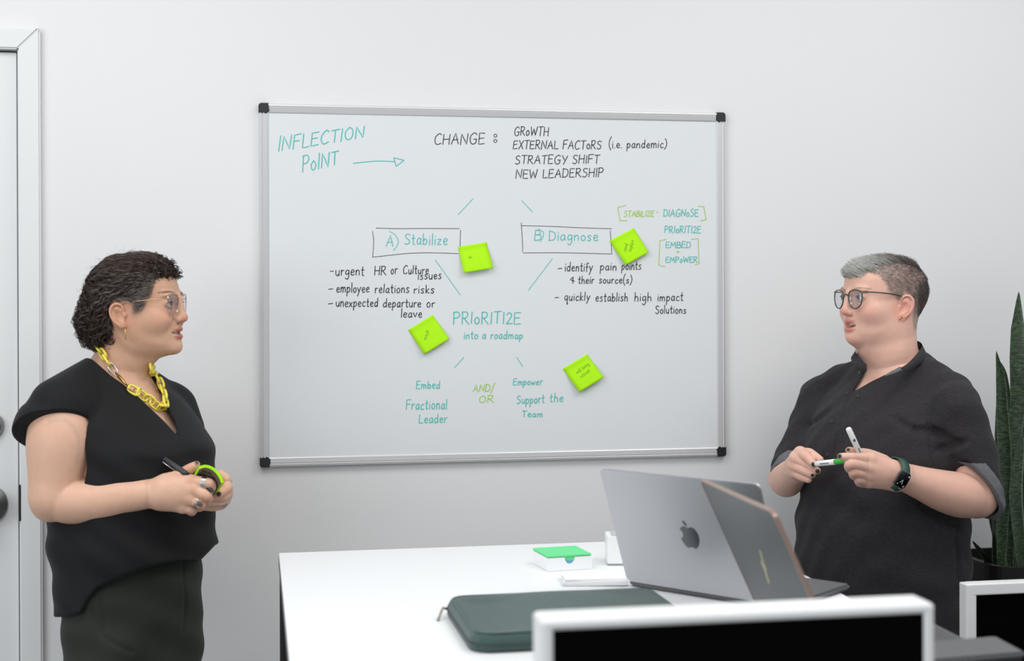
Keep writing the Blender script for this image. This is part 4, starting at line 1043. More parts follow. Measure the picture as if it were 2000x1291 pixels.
# ------------------------------------------------------------------ woman on the left
HA = frame_of((math.cos(math.radians(18)), -math.sin(math.radians(18)), .0))
OA = W(366, 619.5, .37+.042)-np.array([.1215, 0, -.031]) @ HA
fA = np.array([.788, -.616, 0]); TA = frame_of(fA); CA = W(240, 780, .36); CA[2] = 0
def la(f, l, z): return CA+np.array([f, l, 0]) @ TA+np.array([0, 0, z])
A = Solid()
A.add(Loft(CA, TA, [(.70, .02, 0, .08, .06, .125, 2.2), (.80, .015, 0, .095, .08, .14, 2.2), (.92, .005, 0, .115, .085, .15, 2.2), (1.05, .0, 0, .125, .095, .155, 2.2),
    (1.157, .01, 0, .14, .10, .165, 2.2), (1.22, .0, 0, .11, .095, .165, 2.2), (1.265, -.008, 0, .09, .085, .145, 2.1), (1.30, -.015, 0, .075, .07, .095, 2.), (1.335, -.018, 0, .062, .058, .064, 2.)]), 0)
for s in (-1, 1):                                               # legs
    A.chain([la(.024, s*.08, .74), la(.012, s*.095, .42), la(-.005, s*.10, .08)], [.062, .05, .04], .03)
A.chain(cat_rom([la(-.020, 0, 1.28), la(-.014, 0, 1.32), la(-.003, 0, 1.36), OA+np.array([-.016, 0, -.05]) @ HA], 6), np.interp(np.linspace(0, 1, 19), [0, .33, .66, 1], [.060, .056, .053, .052]), .03, .0)   # neck
A.add(Cone(la(-.03, -.02, 1.33), la(-.02, -.15, 1.255), .042, .038), .03); A.add(Cone(la(-.03, .02, 1.33), la(-.02, .115, 1.250), .040, .038), .03)
armA = [(120, 815, .475, 56), (120, 860, .485, 66), (112, 915, .495, 56), (104, 968, .503, 45)]
foreA = [(106, 972, .505, 42), (140, 980, .515, 43), (190, 978, .525, 40.5), (240, 970, .535, 34.5), (285, 965, .545, 29), (318, 961, .55, 27)]
limb(A, armA, .03, .01); limb(A, foreA, .02, .008); A.add(Ell(W(92, 992, .50), [20*mpp(W(92, 992, .5))]*3), .02)
limb(A, [(332, 812, .23, 42), (348, 890, .21, 48), (358, 975, .21, 42)], .03, .01); limb(A, [(360, 975, .22, 40), (400, 972, .36, 30), (413, 968, .43, 24)], .02, .008)
# right hand
for q in ([(322, 951, .55, 24), (374, 941, .562, 13)], [(322, 960, .552, 26), (378, 956, .570, 13.5)], [(320, 968, .552, 26), (371, 974, .568, 13)], [(318, 972, .55, 25), (356, 990, .558, 13)]): limb(A, q, .012)
for q in ([(374, 941, .564, 13), (408, 944.5, .575, 11), (411, 956, .548, 9.5), (400, 962, .532, 8)], [(379, 956, .571, 13), (403, 968.5, .580, 11), (403, 977, .556, 9.5), (392, 975, .54, 8)],
          [(372, 974, .569, 12.5), (391, 983.5, .575, 10.5), (390, 991, .552, 9), (380, 988, .54, 8)], [(357, 990, .559, 12), (374, 996, .562, 9.5), (374, 1000, .545, 8.5), (366, 996, .535, 7.5)]):
    limb(A, q, .006, .002)
limb(A, [(332, 942, .547, 18), (358, 925, .541, 12.5), (372, 915, .546, 10.5), (384, 907.5, .548, 7.5)], .012, .003)
# left hand
for q in ([(414, 968, .43, 24), (438, 950, .472, 15)], [(414, 968, .43, 24), (438, 964, .47, 17)], [(414, 970, .43, 23), (432, 978, .465, 15)]): limb(A, q, .012)
for q in ([(441, 950, .475, 11), (441.5, 936, .487, 9.5), (430, 926, .478, 8.5)], [(440, 954, .48, 12), (444, 951, .512, 10.5), (437, 958.5, .535, 9.2), (428.5, 964.5, .542, 7.4)],
          [(441, 966, .475, 11), (432, 970.5, .512, 9.8), (411, 970.5, .527, 8.6)], [(438, 977, .47, 10.5), (425, 981, .506, 9.2), (401, 982, .522, 8)], [(432, 986, .465, 9.5), (418, 990.5, .496, 8.4), (400, 990.5, .512, 7.4)]):
    limb(A, q, .005, .002)
rowsA = [(.0985, .005, 0, .004, .004, .004, 2.), (.0965, .002, 0, .024, .026, .022, 2.), (.092, -.002, 0, .046, .046, .040, 2.05), (.085, -.005, 0, .064, .060, .053, 2.1), (.076, -.006, 0, .078, .068, .062, 2.2), (.058, -.008, 0, .0945, .078, .071, 2.25), (.035, -.008, 0, .1045, .084, .0745, 2.3),
         (.014, -.008, 0, .1065, .084, .0740, 2.3), (-.006, -.006, 0, .1035, .078, .0715, 2.3), (-.028, -.002, 0, .1005, .068, .0690, 2.25), (-.05, .004, 0, .099, .055, .0665, 2.15), (-.07, .01, 0, .0925, .042, .0625, 2.1), (-.086, .016, 0, .086, .036, .0565, 2.1), (-.100, .022, 0, .075, .034, .046, 2.), (-.110, .028, 0, .056, .03, .032, 2.), (-.1155, .032, 0, .034, .02, .018, 2.), (-.1185, .034, 0, .018, .012, .010, 2.), (-.1195, .035, 0, .004, .004, .003, 2.)]
pA = dict(nose=(.1195, -.0325), mouth=(-.0635, .1050), open=.0032, mw=.029, mc=.005, smile=.0015, chin=(.092, 0, -.097), chinr=(.015, .021, .014), cheek=(.032, .022, .026), cheekx=.066, earx=.0, earz=-.026, eary=.0735, ear=.9, eye=.0034, fw=.0130, lip=.70)
A.add(Cone(OA+np.array([.060, 0, -.084]) @ HA, OA+np.array([.0, 0, -.110]) @ HA, .026, .044), .035)              # under the chin
wA = head(A, OA, HA, rowsA, pA)
b_ = lambda lo, hi: (np.array(lo), np.array(hi))
hc = W(255, 600, .36)
boxesA = [(W(300, 1010, .62)*[1, 1, 1]-[.02, .02, .0], W(456, 895, .40)+[.02, .02, 0], .0017),
          (OA-[.16, .17, .33], OA+[.16, .17, .12], .002),
          (np.array([CA[0]-.27, -.66, .93]), np.array([CA[0]+.27, -.09, 1.42]), .004), (np.array([CA[0]-.3, -.70, .01]), np.array([CA[0]+.3, -.05, 1.42]), .012)]
me, V = solid_mesh('person', A, boxesA, soft=[(wA(.018, -.03, -.098), .052, 45), (wA(.05, 0, -.13), .05, 30)])
lipA, brow = (176, 96, 88), (66, 50, 44)
blobs = [(wA(.088, s*.046, -.034), (.03, .022, .022), (204, 128, 108), .2) for s in (-1, 1)]
blobs += [(wA(.1215, 0, -.036), (.014, .016, .013), (208, 130, 108), .5), (wA(.088, 0, -.1), (.02, .025, .02), (212, 140, 116), .35)]
blobs += [(wA(.105, 0, -.0575), (.014, .0225, .0045), lipA, .9, HA), (wA(.105, 0, -.0735), (.014, .021, .0062), lipA, .9, HA)]
for s in (-1, 1):
    for t in np.linspace(0, 1, 7): blobs.append((wA(.103-.018*t**2, s*(.016+.034*t), .0185+.006*math.sin(t*2.4)), (.012, .0062, .0026), brow, .55, HA))
    blobs.append((wA(.0, s*.075, -.03), (.03, .012, .035), (206, 138, 112), .3))
blobs += [(OA+np.array([-.05, 0, .05]) @ HA, (.10, .09, .06), (60, 46, 40), .0)]
for q in ((408, 948, .575), (403, 972, .58), (391, 986, .575), (376, 940, .57), (379, 956, .575), (372, 974, .572), (372, 914, .55), (436, 958, .535)): blobs.append((W(*q), (.012, .012, .012), (206, 128, 104), .4))
nail = (52, 34, 34)
for q, r in (((384.5, 903, .555), .0055), ((427, 965, .552), .0065), ((396, 985, .532), .006), ((396, 992, .522), .005)): blobs.append((W(*q), (r, r, r), nail, 1))
blobs.insert(0, (OA, (.12, .12, .14), (200, 155, 128), .9)); paint(me, V, (216, 174, 150), blobs)
pa = link('person', me, M_skinA); tag(pa, 'woman with dark curly hair in a black top, holding a pen and a sticky pad', 'person')
eyes(pa, wA, HA, .0130, ('brown_iris', (70, 44, 30)), (1, -.16, .02)); lashes(pa, wA, HA, .0130, .0034, ('_dark', (44, 32, 30))); teeth(pa, wA, HA, .1050, -.0635)
# blouse
M_bl = mat('black_crepe', (12, 13, 16), .75, bump=.12, bscale=1400, sheen=.04, spec=.3)
B = Solid()
B.add(Loft(CA, TA, [(.70, .02, .0, .15, .115, .175, 2.4), (.80, .02, .0, .155, .118, .178, 2.4), (.90, .018, .0, .172, .130, .182, 2.4), (.955, .014, 0, .174, .134, .185, 2.4), (1.03, .012, 0, .168, .135, .185, 2.4), (1.10, .012, 0, .176, .128, .182, 2.4),
    (1.16, .012, 0, .176, .122, .18, 2.35), (1.215, .004, 0, .142, .112, .178, 2.3), (1.262, -.006, 0, .108, .098, .158, 2.2), (1.30, -.015, 0, .088, .082, .11, 2.1), (1.333, -.018, 0, .074, .068, .076, 2.)]), 0)
B.add(Cone(la(-.03, -.03, 1.325), la(-.02, -.165, 1.266), .052, .064), .03); B.add(Cone(la(-.03, .03, 1.325), la(-.01, .135, 1.254), .048, .054), .03)
slv = Cone(W(140, 802, .465), W(106, 842, .482), .066, .084)
B.add(both(slv, half(W(115, 788, .562), np.cross(W(50, 846, .475)-W(115, 780, .562), W(190, 836, .47)-W(115, 780, .562)))), .012)
slvL = Cone(W(334, 800, .225), W(344, 838, .215), .060, .064); B.add(both(slvL, half(W(366, 845, .215), (0, 0, -1))), .02)
B.warp(lambda P: .0035*np.sin(((P-CA) @ TA[1])*34+((P-CA) @ TA[0])*20+P[..., 2]*9)*np.clip((1.22-P[..., 2])/.25, 0, 1)+.003*np.sin(P[..., 2]*48+((P-CA) @ TA[1])*26)*np.clip((1.05-P[..., 2])/.1, 0, 1)+.002*np.sin(P[..., 0]*60+P[..., 2]*85)*np.clip((1.25-P[..., 2])/.1, 0, 1))
armsub = Cone(W(120, 806, .475), W(119, 920, .49), 66*mpp(W(114, 806, .475)), 68*mpp(W(114, 806, .475)))
hsl = half(W(115, 788, .562), np.cross(W(50, 846, .475)-W(115, 780, .562), W(190, 836, .47)-W(115, 780, .562)))
B.cut(both(armsub, lambda P: -hsl(P), half(la(0, -.078, 1.2), TA[1])), .004)
B.cut(PxPoly([(163, 688), (176, 697), (216, 733), (256, 762), (297, 800), (322, 824), (346.5, 851), (341, 824), (328, 799), (316, 765), (306, 732), (312, 640), (200, 600)], .34, .75), .003)
B.cut(Cone(la(-.018, 0, 1.27), la(.0, 0, 1.42), .068, .074), .004)
B.cut(PxPoly([(60, 1212), (114, 1205), (131, 1206), (158, 1199), (170, 1176), (189, 1149), (224, 1132), (274, 1112), (348, 1094), (393, 1093), (408, 1078), (421, 1064), (470, 1050), (470, 1500), (60, 1500)], .0, .9), .006)
me, V = solid_mesh('blouse', B, [(np.array([CA[0]-.3, -.66, 1.12]), np.array([CA[0]+.3, -.08, 1.39]), .003), (np.array([CA[0]-.3, -.66, .74]), np.array([CA[0]+.3, -.08, 1.14]), .0042)])
bl = link('blouse', me, M_bl, pa)
# trousers
M_tr = mat('dark_olive_twill', (42, 46, 41), .78, bump=.15, bscale=1200, sheen=.04, spec=.25)
Tr = Solid()
Tr.add(Loft(CA, TA, [(.60, .03, 0, .105, .085, .160, 2.3), (.70, .03, 0, .112, .092, .165, 2.3), (.78, .028, 0, .117, .105, .17, 2.3), (.86, .02, 0, .128, .110, .17, 2.3), (.935, .012, 0, .135, .105, .165, 2.3)]), 0)
for s in (-1, 1): Tr.chain([la(.025, s*.080, .72), la(.022, s*.085, .60), la(.01, s*.095, .40), la(-.005, s*.10, .06)], [.092, .09, .078, .066], .02, .0)
Tr.warp(lambda P: .003*np.sin(((P-CA) @ TA[0])*30-P[..., 2]*36+((P-CA) @ TA[1])*22)*np.clip((.86-P[..., 2])/.06, 0, 1)+.0025*np.sin(P[..., 2]*70+((P-CA) @ TA[1])*40))
for pts in ([(358, 1098), (362, 1180), (358, 1235)], [(196, 1165), (203, 1205), (205, 1232)], [(180, 1195), (205, 1245), (260, 1275)]):
    q = [hit(Tr, x, y) for x, y in cat_rom(pts, 4)]; Tr.chain(q, [.0022]*len(q), 0) if False else [Tr.cut(Cone(a, b, .0032, .0032), .005) for a, b in zip(q, q[1:])]
me, V = solid_mesh('trousers', Tr, [(np.array([CA[0]-.25, -.66, .60]), np.array([CA[0]+.25, -.08, .97]), .0048), (np.array([CA[0]-.3, -.7, .05]), np.array([CA[0]+.3, -.05, .62]), .011)])
link('trousers', me, M_tr, pa)
for s in (-1, 1): shoe('shoe', pa, la(-.02, s*.10, 0), fA, M_blk)
# ---- hair, left woman: a dark mass and curled locks over it
def w2h(P): return (P-OA) @ HA.T
Hm = Solid()
Hm.add(Loft(OA, HA, [(.1065, .0, 0, .004, .004, .004, 2.), (.104, -.004, 0, .034, .030, .03, 2.), (.097, -.008, 0, .060, .044, .050, 2.1), (.087, -.012, 0, .082, .050, .062, 2.1), (.074, -.014, 0, .099, .060, .0725, 2.2), (.06, -.016, 0, .108, .067, .0775, 2.3), (.04, -.018, 0, .11, .072, .080, 2.3), (.02, -.02, 0, .11, .078, .081, 2.2),
    (-.01, -.02, 0, .1, .089, .081, 2.1), (-.03, -.022, 0, .09, .091, .079, 2.1), (-.055, -.028, 0, .08, .078, .073, 2.1), (-.072, -.038, 0, .05, .058, .060, 2.), (-.082, -.044, 0, .03, .036, .044, 2.), (-.087, -.045, 0, .01, .018, .02, 2.)]), 0)
hl = np.array([(.25, .0605), (.094, .060), (.070, .0626), (.044, .0126), (.033, -.002), (.031, .004), (.024, .010), (.016, .015), (-.002, .012), (-.020, .006), (-.027, -.014), (-.021, -.05), (-.030, -.08), (-.03, -.25), (.25, -.25)])
Hm.cut(Fn(lambda P: poly_sd(w2h(P)[..., [0, 2]], hl), OA-.3, OA+.3), .006)
Hm.warp(lambda P: .0022*np.sin(P[..., 0]*190+P[..., 2]*120)*np.sin(P[..., 2]*210-P[..., 1]*150)+.0018*np.sin(P[..., 0]*330-P[..., 2]*280+P[..., 1]*260))
me, V = solid_mesh('hair', Hm, [(OA-[.2, .2, .15], OA+[.2, .2, .15], .003)])
hair = link('hair', me, mat('hair_mass', (50, 40, 36), .7, bump=.8, bscale=260), pa)
def grow(Hs, O, R, n, steps, step, flow, seed, sel=None, V=None):
    rg = np.random.default_rng(seed)
    if V is None: V = solid_mesh('roots', Hs, [(O-[.2, .2, .15], O+[.2, .2, .15], .004)])[1]
    q = V[sel((V-O) @ R.T)] if sel is not None else V
    P = q[rg.integers(0, len(q), n)]+rg.normal(size=(n, 3))*.0016; P = Hs.step(P, .0, .8); C = [P]
    for k in range(steps):
        h = (P-O) @ R.T; d = flow(h, k) @ R; g = Hs.grad(P); d = d-g*(d*g).sum(1, keepdims=True); d /= np.maximum(np.linalg.norm(d, axis=1, keepdims=True), 1e-6)
        P = Hs.step(P+d*step, .002, .8); C.append(P)
    return np.stack(C, 1)
def flowA(h, k):
    t = np.clip((.06-h[:, 0])/.14, 0, 1)[:, None]; lo = np.clip((.05-h[:, 2])/.08, 0, 1)[:, None]
    side = np.sign(h[:, 1:2])*np.array([[0, 1., 0]])
    return np.array([[-1., 0, .12]])*(1-.75*t*lo)+np.array([[0, 0, -1.]])*(.15+1.0*lo*t+.5*lo)+side*.25*(1-lo)
def densify(C, m):
    n, k, _ = C.shape; t = np.linspace(0, k-1, m); i = np.clip(t.astype(int), 0, k-2); f = (t-i)[None, :, None]
    p0, p1, p2, p3 = C[:, np.maximum(i-1, 0)], C[:, i], C[:, i+1], C[:, np.minimum(i+2, k-1)]
    return .5*(2*p1+(p2-p0)*f+(2*p0-5*p1+4*p2-p3)*f**2+(3*p1-p0-3*p2+p3)*f**3)
def curl(C, amp, wl, rg, Hs, lift):
    """helix about each centre line; amp (n,k)"""
    n, k, _ = C.shape; T = np.gradient(C, axis=1); L = np.linalg.norm(T, axis=2); T /= np.maximum(L[..., None], 1e-9)
    g = Hs.grad(C.reshape(-1, 3)).reshape(C.shape); g -= T*(g*T).sum(2, keepdims=True); g /= np.maximum(np.linalg.norm(g, axis=2, keepdims=True), 1e-9); b = np.cross(T, g)
    ph = np.cumsum(L, 1)/wl[:, None]*2*math.pi+rg.uniform(0, 6.28, (n, 1))
    return C+amp[..., None]*(g*np.cos(ph)[..., None]+b*np.sin(ph)[..., None])+g*(lift+amp*.6)[..., None]
def clump(C, m, spread, rg):
    n, k, _ = C.shape; o = rg.normal(size=(n, m, 1, 3))*spread; o2 = rg.normal(size=(n, m, 1, 3))*spread*.8
    t = np.linspace(0, 1, k)[None, None, :, None]
    return (C[:, None]+o*(1-t*.5)+o2*np.sin(t*7+rg.uniform(0, 6, (n, m, 1, 1)))).reshape(n*m, k, 3)
rg = np.random.default_rng(3); n = 1700; KS = 24; C = grow(Hm, OA, HA, n, 9, .0072, flowA, 5)
def off_ear(C):
    h = (C-OA) @ HA.T; m = (h[..., 0] > -.026) & (h[..., 0] < .024) & (h[..., 2] < .004) & (h[..., 2] > -.06) & (np.abs(h[..., 1]) > .05)
    return C[~m.any(1)]
C = densify(off_ear(C), KS); n = len(C); h0 = (C[:, 0]-OA) @ HA.T
back = np.clip((.045-h0[:, 0])/.09, 0, 1)*np.clip((.085-h0[:, 2])/.10, 0, 1); t = np.linspace(0, 1, KS)[None]
amp = (.0012+0.0078*back[:, None])*(.3+.7*t)*rg.uniform(.5, 1.5, (n, 1)); wl = .034-.013*back*rg.uniform(.6, 1.1, n)
C = curl(C, amp, wl, rg, Hm, 0.001+.006*t*back[:, None]); C += (h0[:, 0] > .05)[:, None, None]*np.array([0, 0, 1.])*(.006*np.sin(t*2.6))[..., None]
m = 6; S6 = clump(C, m, .0010, rg)
h = np.repeat(h0, m, 0); gs = np.exp(-((h[:, 0]-.02)/.05)**2-((h[:, 2]-.015)/.04)**2)
gray = (rg.uniform(size=len(h)) < .08+.55*gs)
cols = np.where(gray[:, None], np.array(s2l((150, 142, 136)))*rg.uniform(.4, 1.0, (len(h), 1)), np.array(s2l((72, 55, 47)))*rg.uniform(.4, 1.5, (len(h), 1)))
strands('curled_locks', S6, rg.uniform(.00028, .00048, len(S6)), cols, M_hair, hair)
# curls over the forehead
C = grow(Hm, OA, HA, 130, 4, .006, lambda h, k: np.array([[.5, .2, -.1]])*np.sin(h[:, :1]*900+h[:, 1:2]*700)+np.array([[.1, -.9, -.3]])*np.cos(h[:, 1:2]*500), 17, lambda h: (h[:, 0] > .045) & (h[:, 2] > .058) & (np.abs(h[:, 1]) < .062))
C = densify(C, 22); n = len(C); t = np.linspace(0, 1, 22)[None]; C = curl(C, (.002+.0035*t)*rg.uniform(.6, 1.4, (n, 1)), rg.uniform(.016, .024, n), rg, Hm, .001+.003*t*np.ones((n, 1)))
S7 = clump(C, 7, .0009, rg); strands('forehead_curls', S7, rg.uniform(.00028, .00048, len(S7)), np.array(s2l((70, 54, 46)))*rg.uniform(.4, 1.5, (len(S7), 1)), M_hair, hair)
# flyaway hairs
C = densify(off_ear(grow(Hm, OA, HA, 260, 6, .007, flowA, 15)), 26); n = len(C); t = np.linspace(0, 1, 26)[None]
C = curl(C, .003+.004*t*np.ones((n, 1)), rg.uniform(.018, .03, n), rg, Hm, .002+.008*t*rg.uniform(.3, 1.3, (n, 1)))
strands('stray_hairs', C, np.full(n, .00022), np.tile(np.array(s2l((70, 58, 52))), (n, 1)), M_hair, hair)

# short greying hair at the temple and sideburn, growing from the skin
Hs_ = Solid(); Hs_.add(Loft(OA, HA, rowsA), 0)
tz = np.array([(.076, .066), (.062, .0126), (.048, -.006), (.042, -.010), (.035, -.012), (.027, -.004), (.018, .004), (.0, .012), (.02, .05), (.04, .068)])
C = grow(Hs_, OA, HA, 2600, 4, .0044, lambda h, k: np.array([[-1., 0, -.25]])+np.array([[.5, 0, -.5]])*np.clip((.004-h[:, 2:3])/.01, 0, 1), 51, lambda h: (poly_sd(h[:, [0, 2]], tz) < 0) & (Hm.eval(OA+h @ HA) > -.001))
C = off_ear(C); n = len(C); C = densify(C, 10); rg = np.random.default_rng(8); t = np.linspace(0, 1, 10)[None]
C = curl(C, np.full((n, 10), .0012)*rg.uniform(.3, 1.4, (n, 1)), rg.uniform(.014, .024, n), rg, Hs_, .0005+.0045*t*rg.uniform(.3, 1.2, (n, 1)))
cols = np.where((rg.uniform(size=n) < .55)[:, None], np.array(s2l((164, 156, 150)))*rg.uniform(.6, 1.15, (n, 1)), np.array(s2l((70, 56, 50)))*rg.uniform(.5, 1.4, (n, 1)))
strands('temple_hair', C, np.full(n, .00021), cols, M_hair, hair)
# ------------------------------------------------------------------ things worn and held by the woman on the left
def glasses(label, w, R, prof, x0, cy, mf, ml, wire, bridge_z, temple, lens_x_curve=.18, name='glasses'):
    root = empty(name, w(x0, 0, 0), label, 'glasses'); rims = []
    pr = cat_rom(prof, 5, True)
    for s in (-1, 1):
        def lp(y, z, dx=0): yy = cy+y; return w(x0-lens_x_curve*max(0, yy-.008)**1.35*1.6+dx, s*yy, z)
        P = np.array([lp(y, z) for y, z in pr]); tube_obj('rim', [P], wire, mf, root, 8, True)
        c = P.mean(0); nrm = R[0]*.0005; V = [c+nrm]+[p+nrm for p in P]+[c-nrm]+[p-nrm for p in P]; k = len(P); Fc = []
        for i in range(k):
            j = (i+1) % k; Fc += [(0, 1+i, 1+j), (k+1, k+2+j, k+2+i), (1+i, k+2+i, k+2+j, 1+j)]
        link('lens', mesh('lens', V, Fc), ml, root, True)
        yo = cy+pr[:, 0].max(); hinge = w(x0-lens_x_curve*max(0, yo-.008)**1.35*1.6, s*yo, temple[0][1])
        pts = [hinge]+[w(x, s*y, z) for x, z, y in [(t[0], t[1], t[2]) for t in temple]]
        tube_obj('temple', [cat_rom(pts, 6)], wire*1.05, mf, root, 8)
        for a in ():
            pass
        if wire < .0012:
            q = w(x0-.006, s*.0095, bridge_z-.009); tube_obj('nose_pad', [[w(x0-.001, s*.0115, bridge_z-.004), q, w(x0-.008, s*.010, bridge_z-.016)]], .0011, mf, root, 6)
    yi = cy+pr[:, 0].min()
    tube_obj('bridge', [cat_rom([w(x0-.001, -yi-.0005, bridge_z-.001), w(x0+.001, -yi*.5, bridge_z+.002), w(x0+.0015, 0, bridge_z+.003), w(x0+.001, yi*.5, bridge_z+.002), w(x0-.001, yi+.0005, bridge_z-.001)], 5)], wire*1.1, mf, root, 8)
    return root
M_goldpale = mat('champagne_gold', (206, 186, 156), .28, 1.)
profA = [(-.0215, .012), (-.015, .0185), (0, .0195), (.015, .0185), (.0225, .012), (.0235, 0), (.021, -.014), (.013, -.0235), (0, -.0255), (-.013, -.0235), (-.0195, -.014), (-.0225, 0)]
M_lensA = lens_mat('lens_clear', (.93, .92, .95), .10)
glasses('thin gold wire glasses with angular lenses worn by the curly haired woman', wA, HA, profA, .1055, .0325, M_goldpale, M_lensA, .00085, .006, [(.075, .0085, .068), (.045, .005, .0735), (.012, .002, .0745), (-.008, -.006, .0745)], .30)
# earring
ec = hit(A, 244.5, 638, off=.0018)
tube_obj('earring', [[ec+np.array([0, 0, .004]), ec+np.array([0, -.001, -.004])], [ec+np.array([0, -.001, -.003]), ec+np.array([.001, -.0015, -.028])]], .0009, M_gold, pa, 8)
tube_obj('ear_cuff', [[hit(A, 224, 606)+np.array([.0024*math.cos(t), -.0012, .0024*math.sin(t)]) for t in np.linspace(0, 6.2, 16)]], .0008, M_gold, pa, 6, True)
# rings on the fingers
def rd(q0, q1): return W(*q1)-W(*q0)
ax = rd((374, 941, .564), (408, 944.5, .575)); ring_on('finger_ring', W(400, 943.5, .5725), ax, .0136, M_silver, pa, .0014, (-.004, -.0013, .0013, .004))
ax = rd((372, 974, .569), (391, 983.5, .575)); ring_on('finger_ring', W(386.5, 981, .5735), ax, .0131, M_silver, pa, .0012, (-.0015, .0015))
bm = bmesh.new(); bmesh.ops.create_uvsphere(bm, u_segments=14, v_segments=8, radius=1); bm.transform(Matrix.Translation(W(390, 984, .589)) @ Matrix.Rotation(.6, 4, 'Y') @ Matrix.Diagonal((.0072, .003, .0052, 1)))
link('ring_stone', bm_mesh('ring_stone', bm), mat('smoky_stone', (92, 84, 72), .1), pa, True)
ax = rd((441, 950, .475), (441.5, 936, .487)); ring_on('finger_ring', W(441.3, 941, .483), ax, .0121, M_gold, pa, .0009)
ax = rd((438, 977, .47), (425, 981, .506)); ring_on('finger_ring', W(434, 978.5, .481), ax, .0126, M_silver, pa, .0014, (-.0014, .0014))
# necklace: flat yellow links lying on skin and cloth, steel screw link, brass clasp, brass ring
class Uni:
    def __init__(s, *S): s.S = S
    def eval(s, P): return np.minimum.reduce([q.eval(P) for q in s.S])
AB = Uni(A, B)
path = cat_rom([(194, 681), (202, 693), (210, 706), (219, 719), (228, 732), (240, 747), (255, 759), (272, 770), (288, 781), (302, 791), (314, 797), (323, 789), (320, 773), (314.5, 757), (307, 740), (299, 725), (293, 714)], 8)
P3 = np.array([hit(AB, x, y, off=.004) for x, y in path]); sl_ = np.r_[0, np.cumsum(np.linalg.norm(np.diff(P3, axis=0), axis=1))]
at_s = lambda s: np.array([np.interp(s, sl_, P3[:, i]) for i in range(3)])
nk = empty('necklace', P3[0], 'chunky yellow chain necklace with a brass clasp on the curly haired woman', 'necklace')
M_yel = mat('yellow_resin', (236, 220, 84), .35, spec=.5, var=.03, vscale=120)
def chain_link(name, c, t, nrm, L, Wd, r, m):
    t = t/np.linalg.norm(t); b = np.cross(nrm, t); b /= np.linalg.norm(b); P = []
    for a in np.linspace(0, 2*math.pi, 22, endpoint=False):
        ca, sa = math.cos(a), math.sin(a); P.append(c+t*(math.copysign(abs(ca)**.75, ca)*L/2)+b*(math.copysign(abs(sa)**.75, sa)*Wd/2))
    return tube_obj(name, [P], r, m, nk, 8, True)
def nrm_at(p): g = Solid.grad(AB, p[None])[0]; return g
s = .002; i = 0; tot = sl_[-1]; steel = float(np.interp(np.argmin(np.abs(path[:, 1]-719)+(path[:, 0] > 260)*99), range(len(sl_)), sl_)); ring_s = float(np.interp(np.argmin(np.abs(path[:, 0]-255)+(path[:, 1] > 765)*99), range(len(sl_)), sl_))
while s < tot:
    if steel-.008 < s < ring_s+.006: s += .003; continue
    c = at_s(s); t = at_s(s+.003)-at_s(s-.003); g = nrm_at(c); tt = t/np.linalg.norm(t); g = g-tt*(g @ tt); g /= np.linalg.norm(g); b = np.cross(tt, g)
    a = .35 if i % 2 else 1.15; nv = g*math.cos(a)+b*math.sin(a)
    chain_link('chain_link', c+g*(.0015 if i % 2 else .003), t, nv, .0265, .0180, .0027, M_yel); i += 1; s += .0172
c = at_s(steel+.002); t = at_s(steel+.006)-at_s(steel-.002); g = nrm_at(c); chain_link('steel_link', c+g*.0015, t, g, .026, .0135, .0014, M_silver)
tube_obj('steel_nut', [[c+np.cross(g, t/np.linalg.norm(t))*-.0066-t*.5, c+np.cross(g, t/np.linalg.norm(t))*-.0066+t*.5]], .0024, M_silver, nk, 6)
c0, c1 = at_s(steel+.013), at_s(ring_s-.009); g = nrm_at(c0)*.0035
V, Fc = tubes([[c0+g, c0+(c1-c0)*.2+g, c0+(c1-c0)*.25+g, c0+(c1-c0)*.8+g, c1+g]], [np.array([.0018, .0022, .0036, .0032, .0016])], 10); link('clasp', mesh('clasp', V, Fc), M_brass, nk, True)
c = at_s(ring_s); t = at_s(ring_s+.003)-at_s(ring_s-.003); g = nrm_at(c); chain_link('brass_ring', c+g*.003, t, g, .0165, .0165, .0011, M_brass)
# marker pen in the right hand
q0, q1, q2 = W(320, 896.5, .53), W(366, 924.5, .556), W(422, 963.5, .590); r = 5.7*mpp(q0); dv = (q2-q0)/np.linalg.norm(q2-q0)
pen = empty('marker_pen', q0, 'black marker pen in the hand of the curly haired woman', 'pen')
L1 = np.linalg.norm(q1-q0); L2 = np.linalg.norm(q2-q0); M_pen = mat('pen_black', (42, 43, 46), .38)
bm = bmesh.new(); lathe(bm, [(0, r*.8), (.0012, r*.97), (L1*.9, r), (L1, r*.86), (L1+.001, r*.7)], q0, dv, 20); link('cap', bm_mesh('cap', bm), M_pen, pen, True)
bm = bmesh.new(); lathe(bm, [(L1-.002, r*.68), (L1+.03, r*.72), (L2-.012, r*.6), (L2-.009, r*.36), (L2-.002, r*.22), (L2, r*.1)], q0, dv, 16); link('barrel', bm_mesh('barrel', bm), M_pen, pen, True)
up_ = np.cross(dv, CF); up_ /= np.linalg.norm(up_); up_ = up_ if up_[2] < 0 else -up_
sd_ = up_*r*1.08-CF*r*.35
tube_obj('clip', [[q0+dv*.001+sd_*.5, q0+dv*.002+sd_, q0+dv*.034+sd_*1.02]], .0012, M_silver, pen, 8)
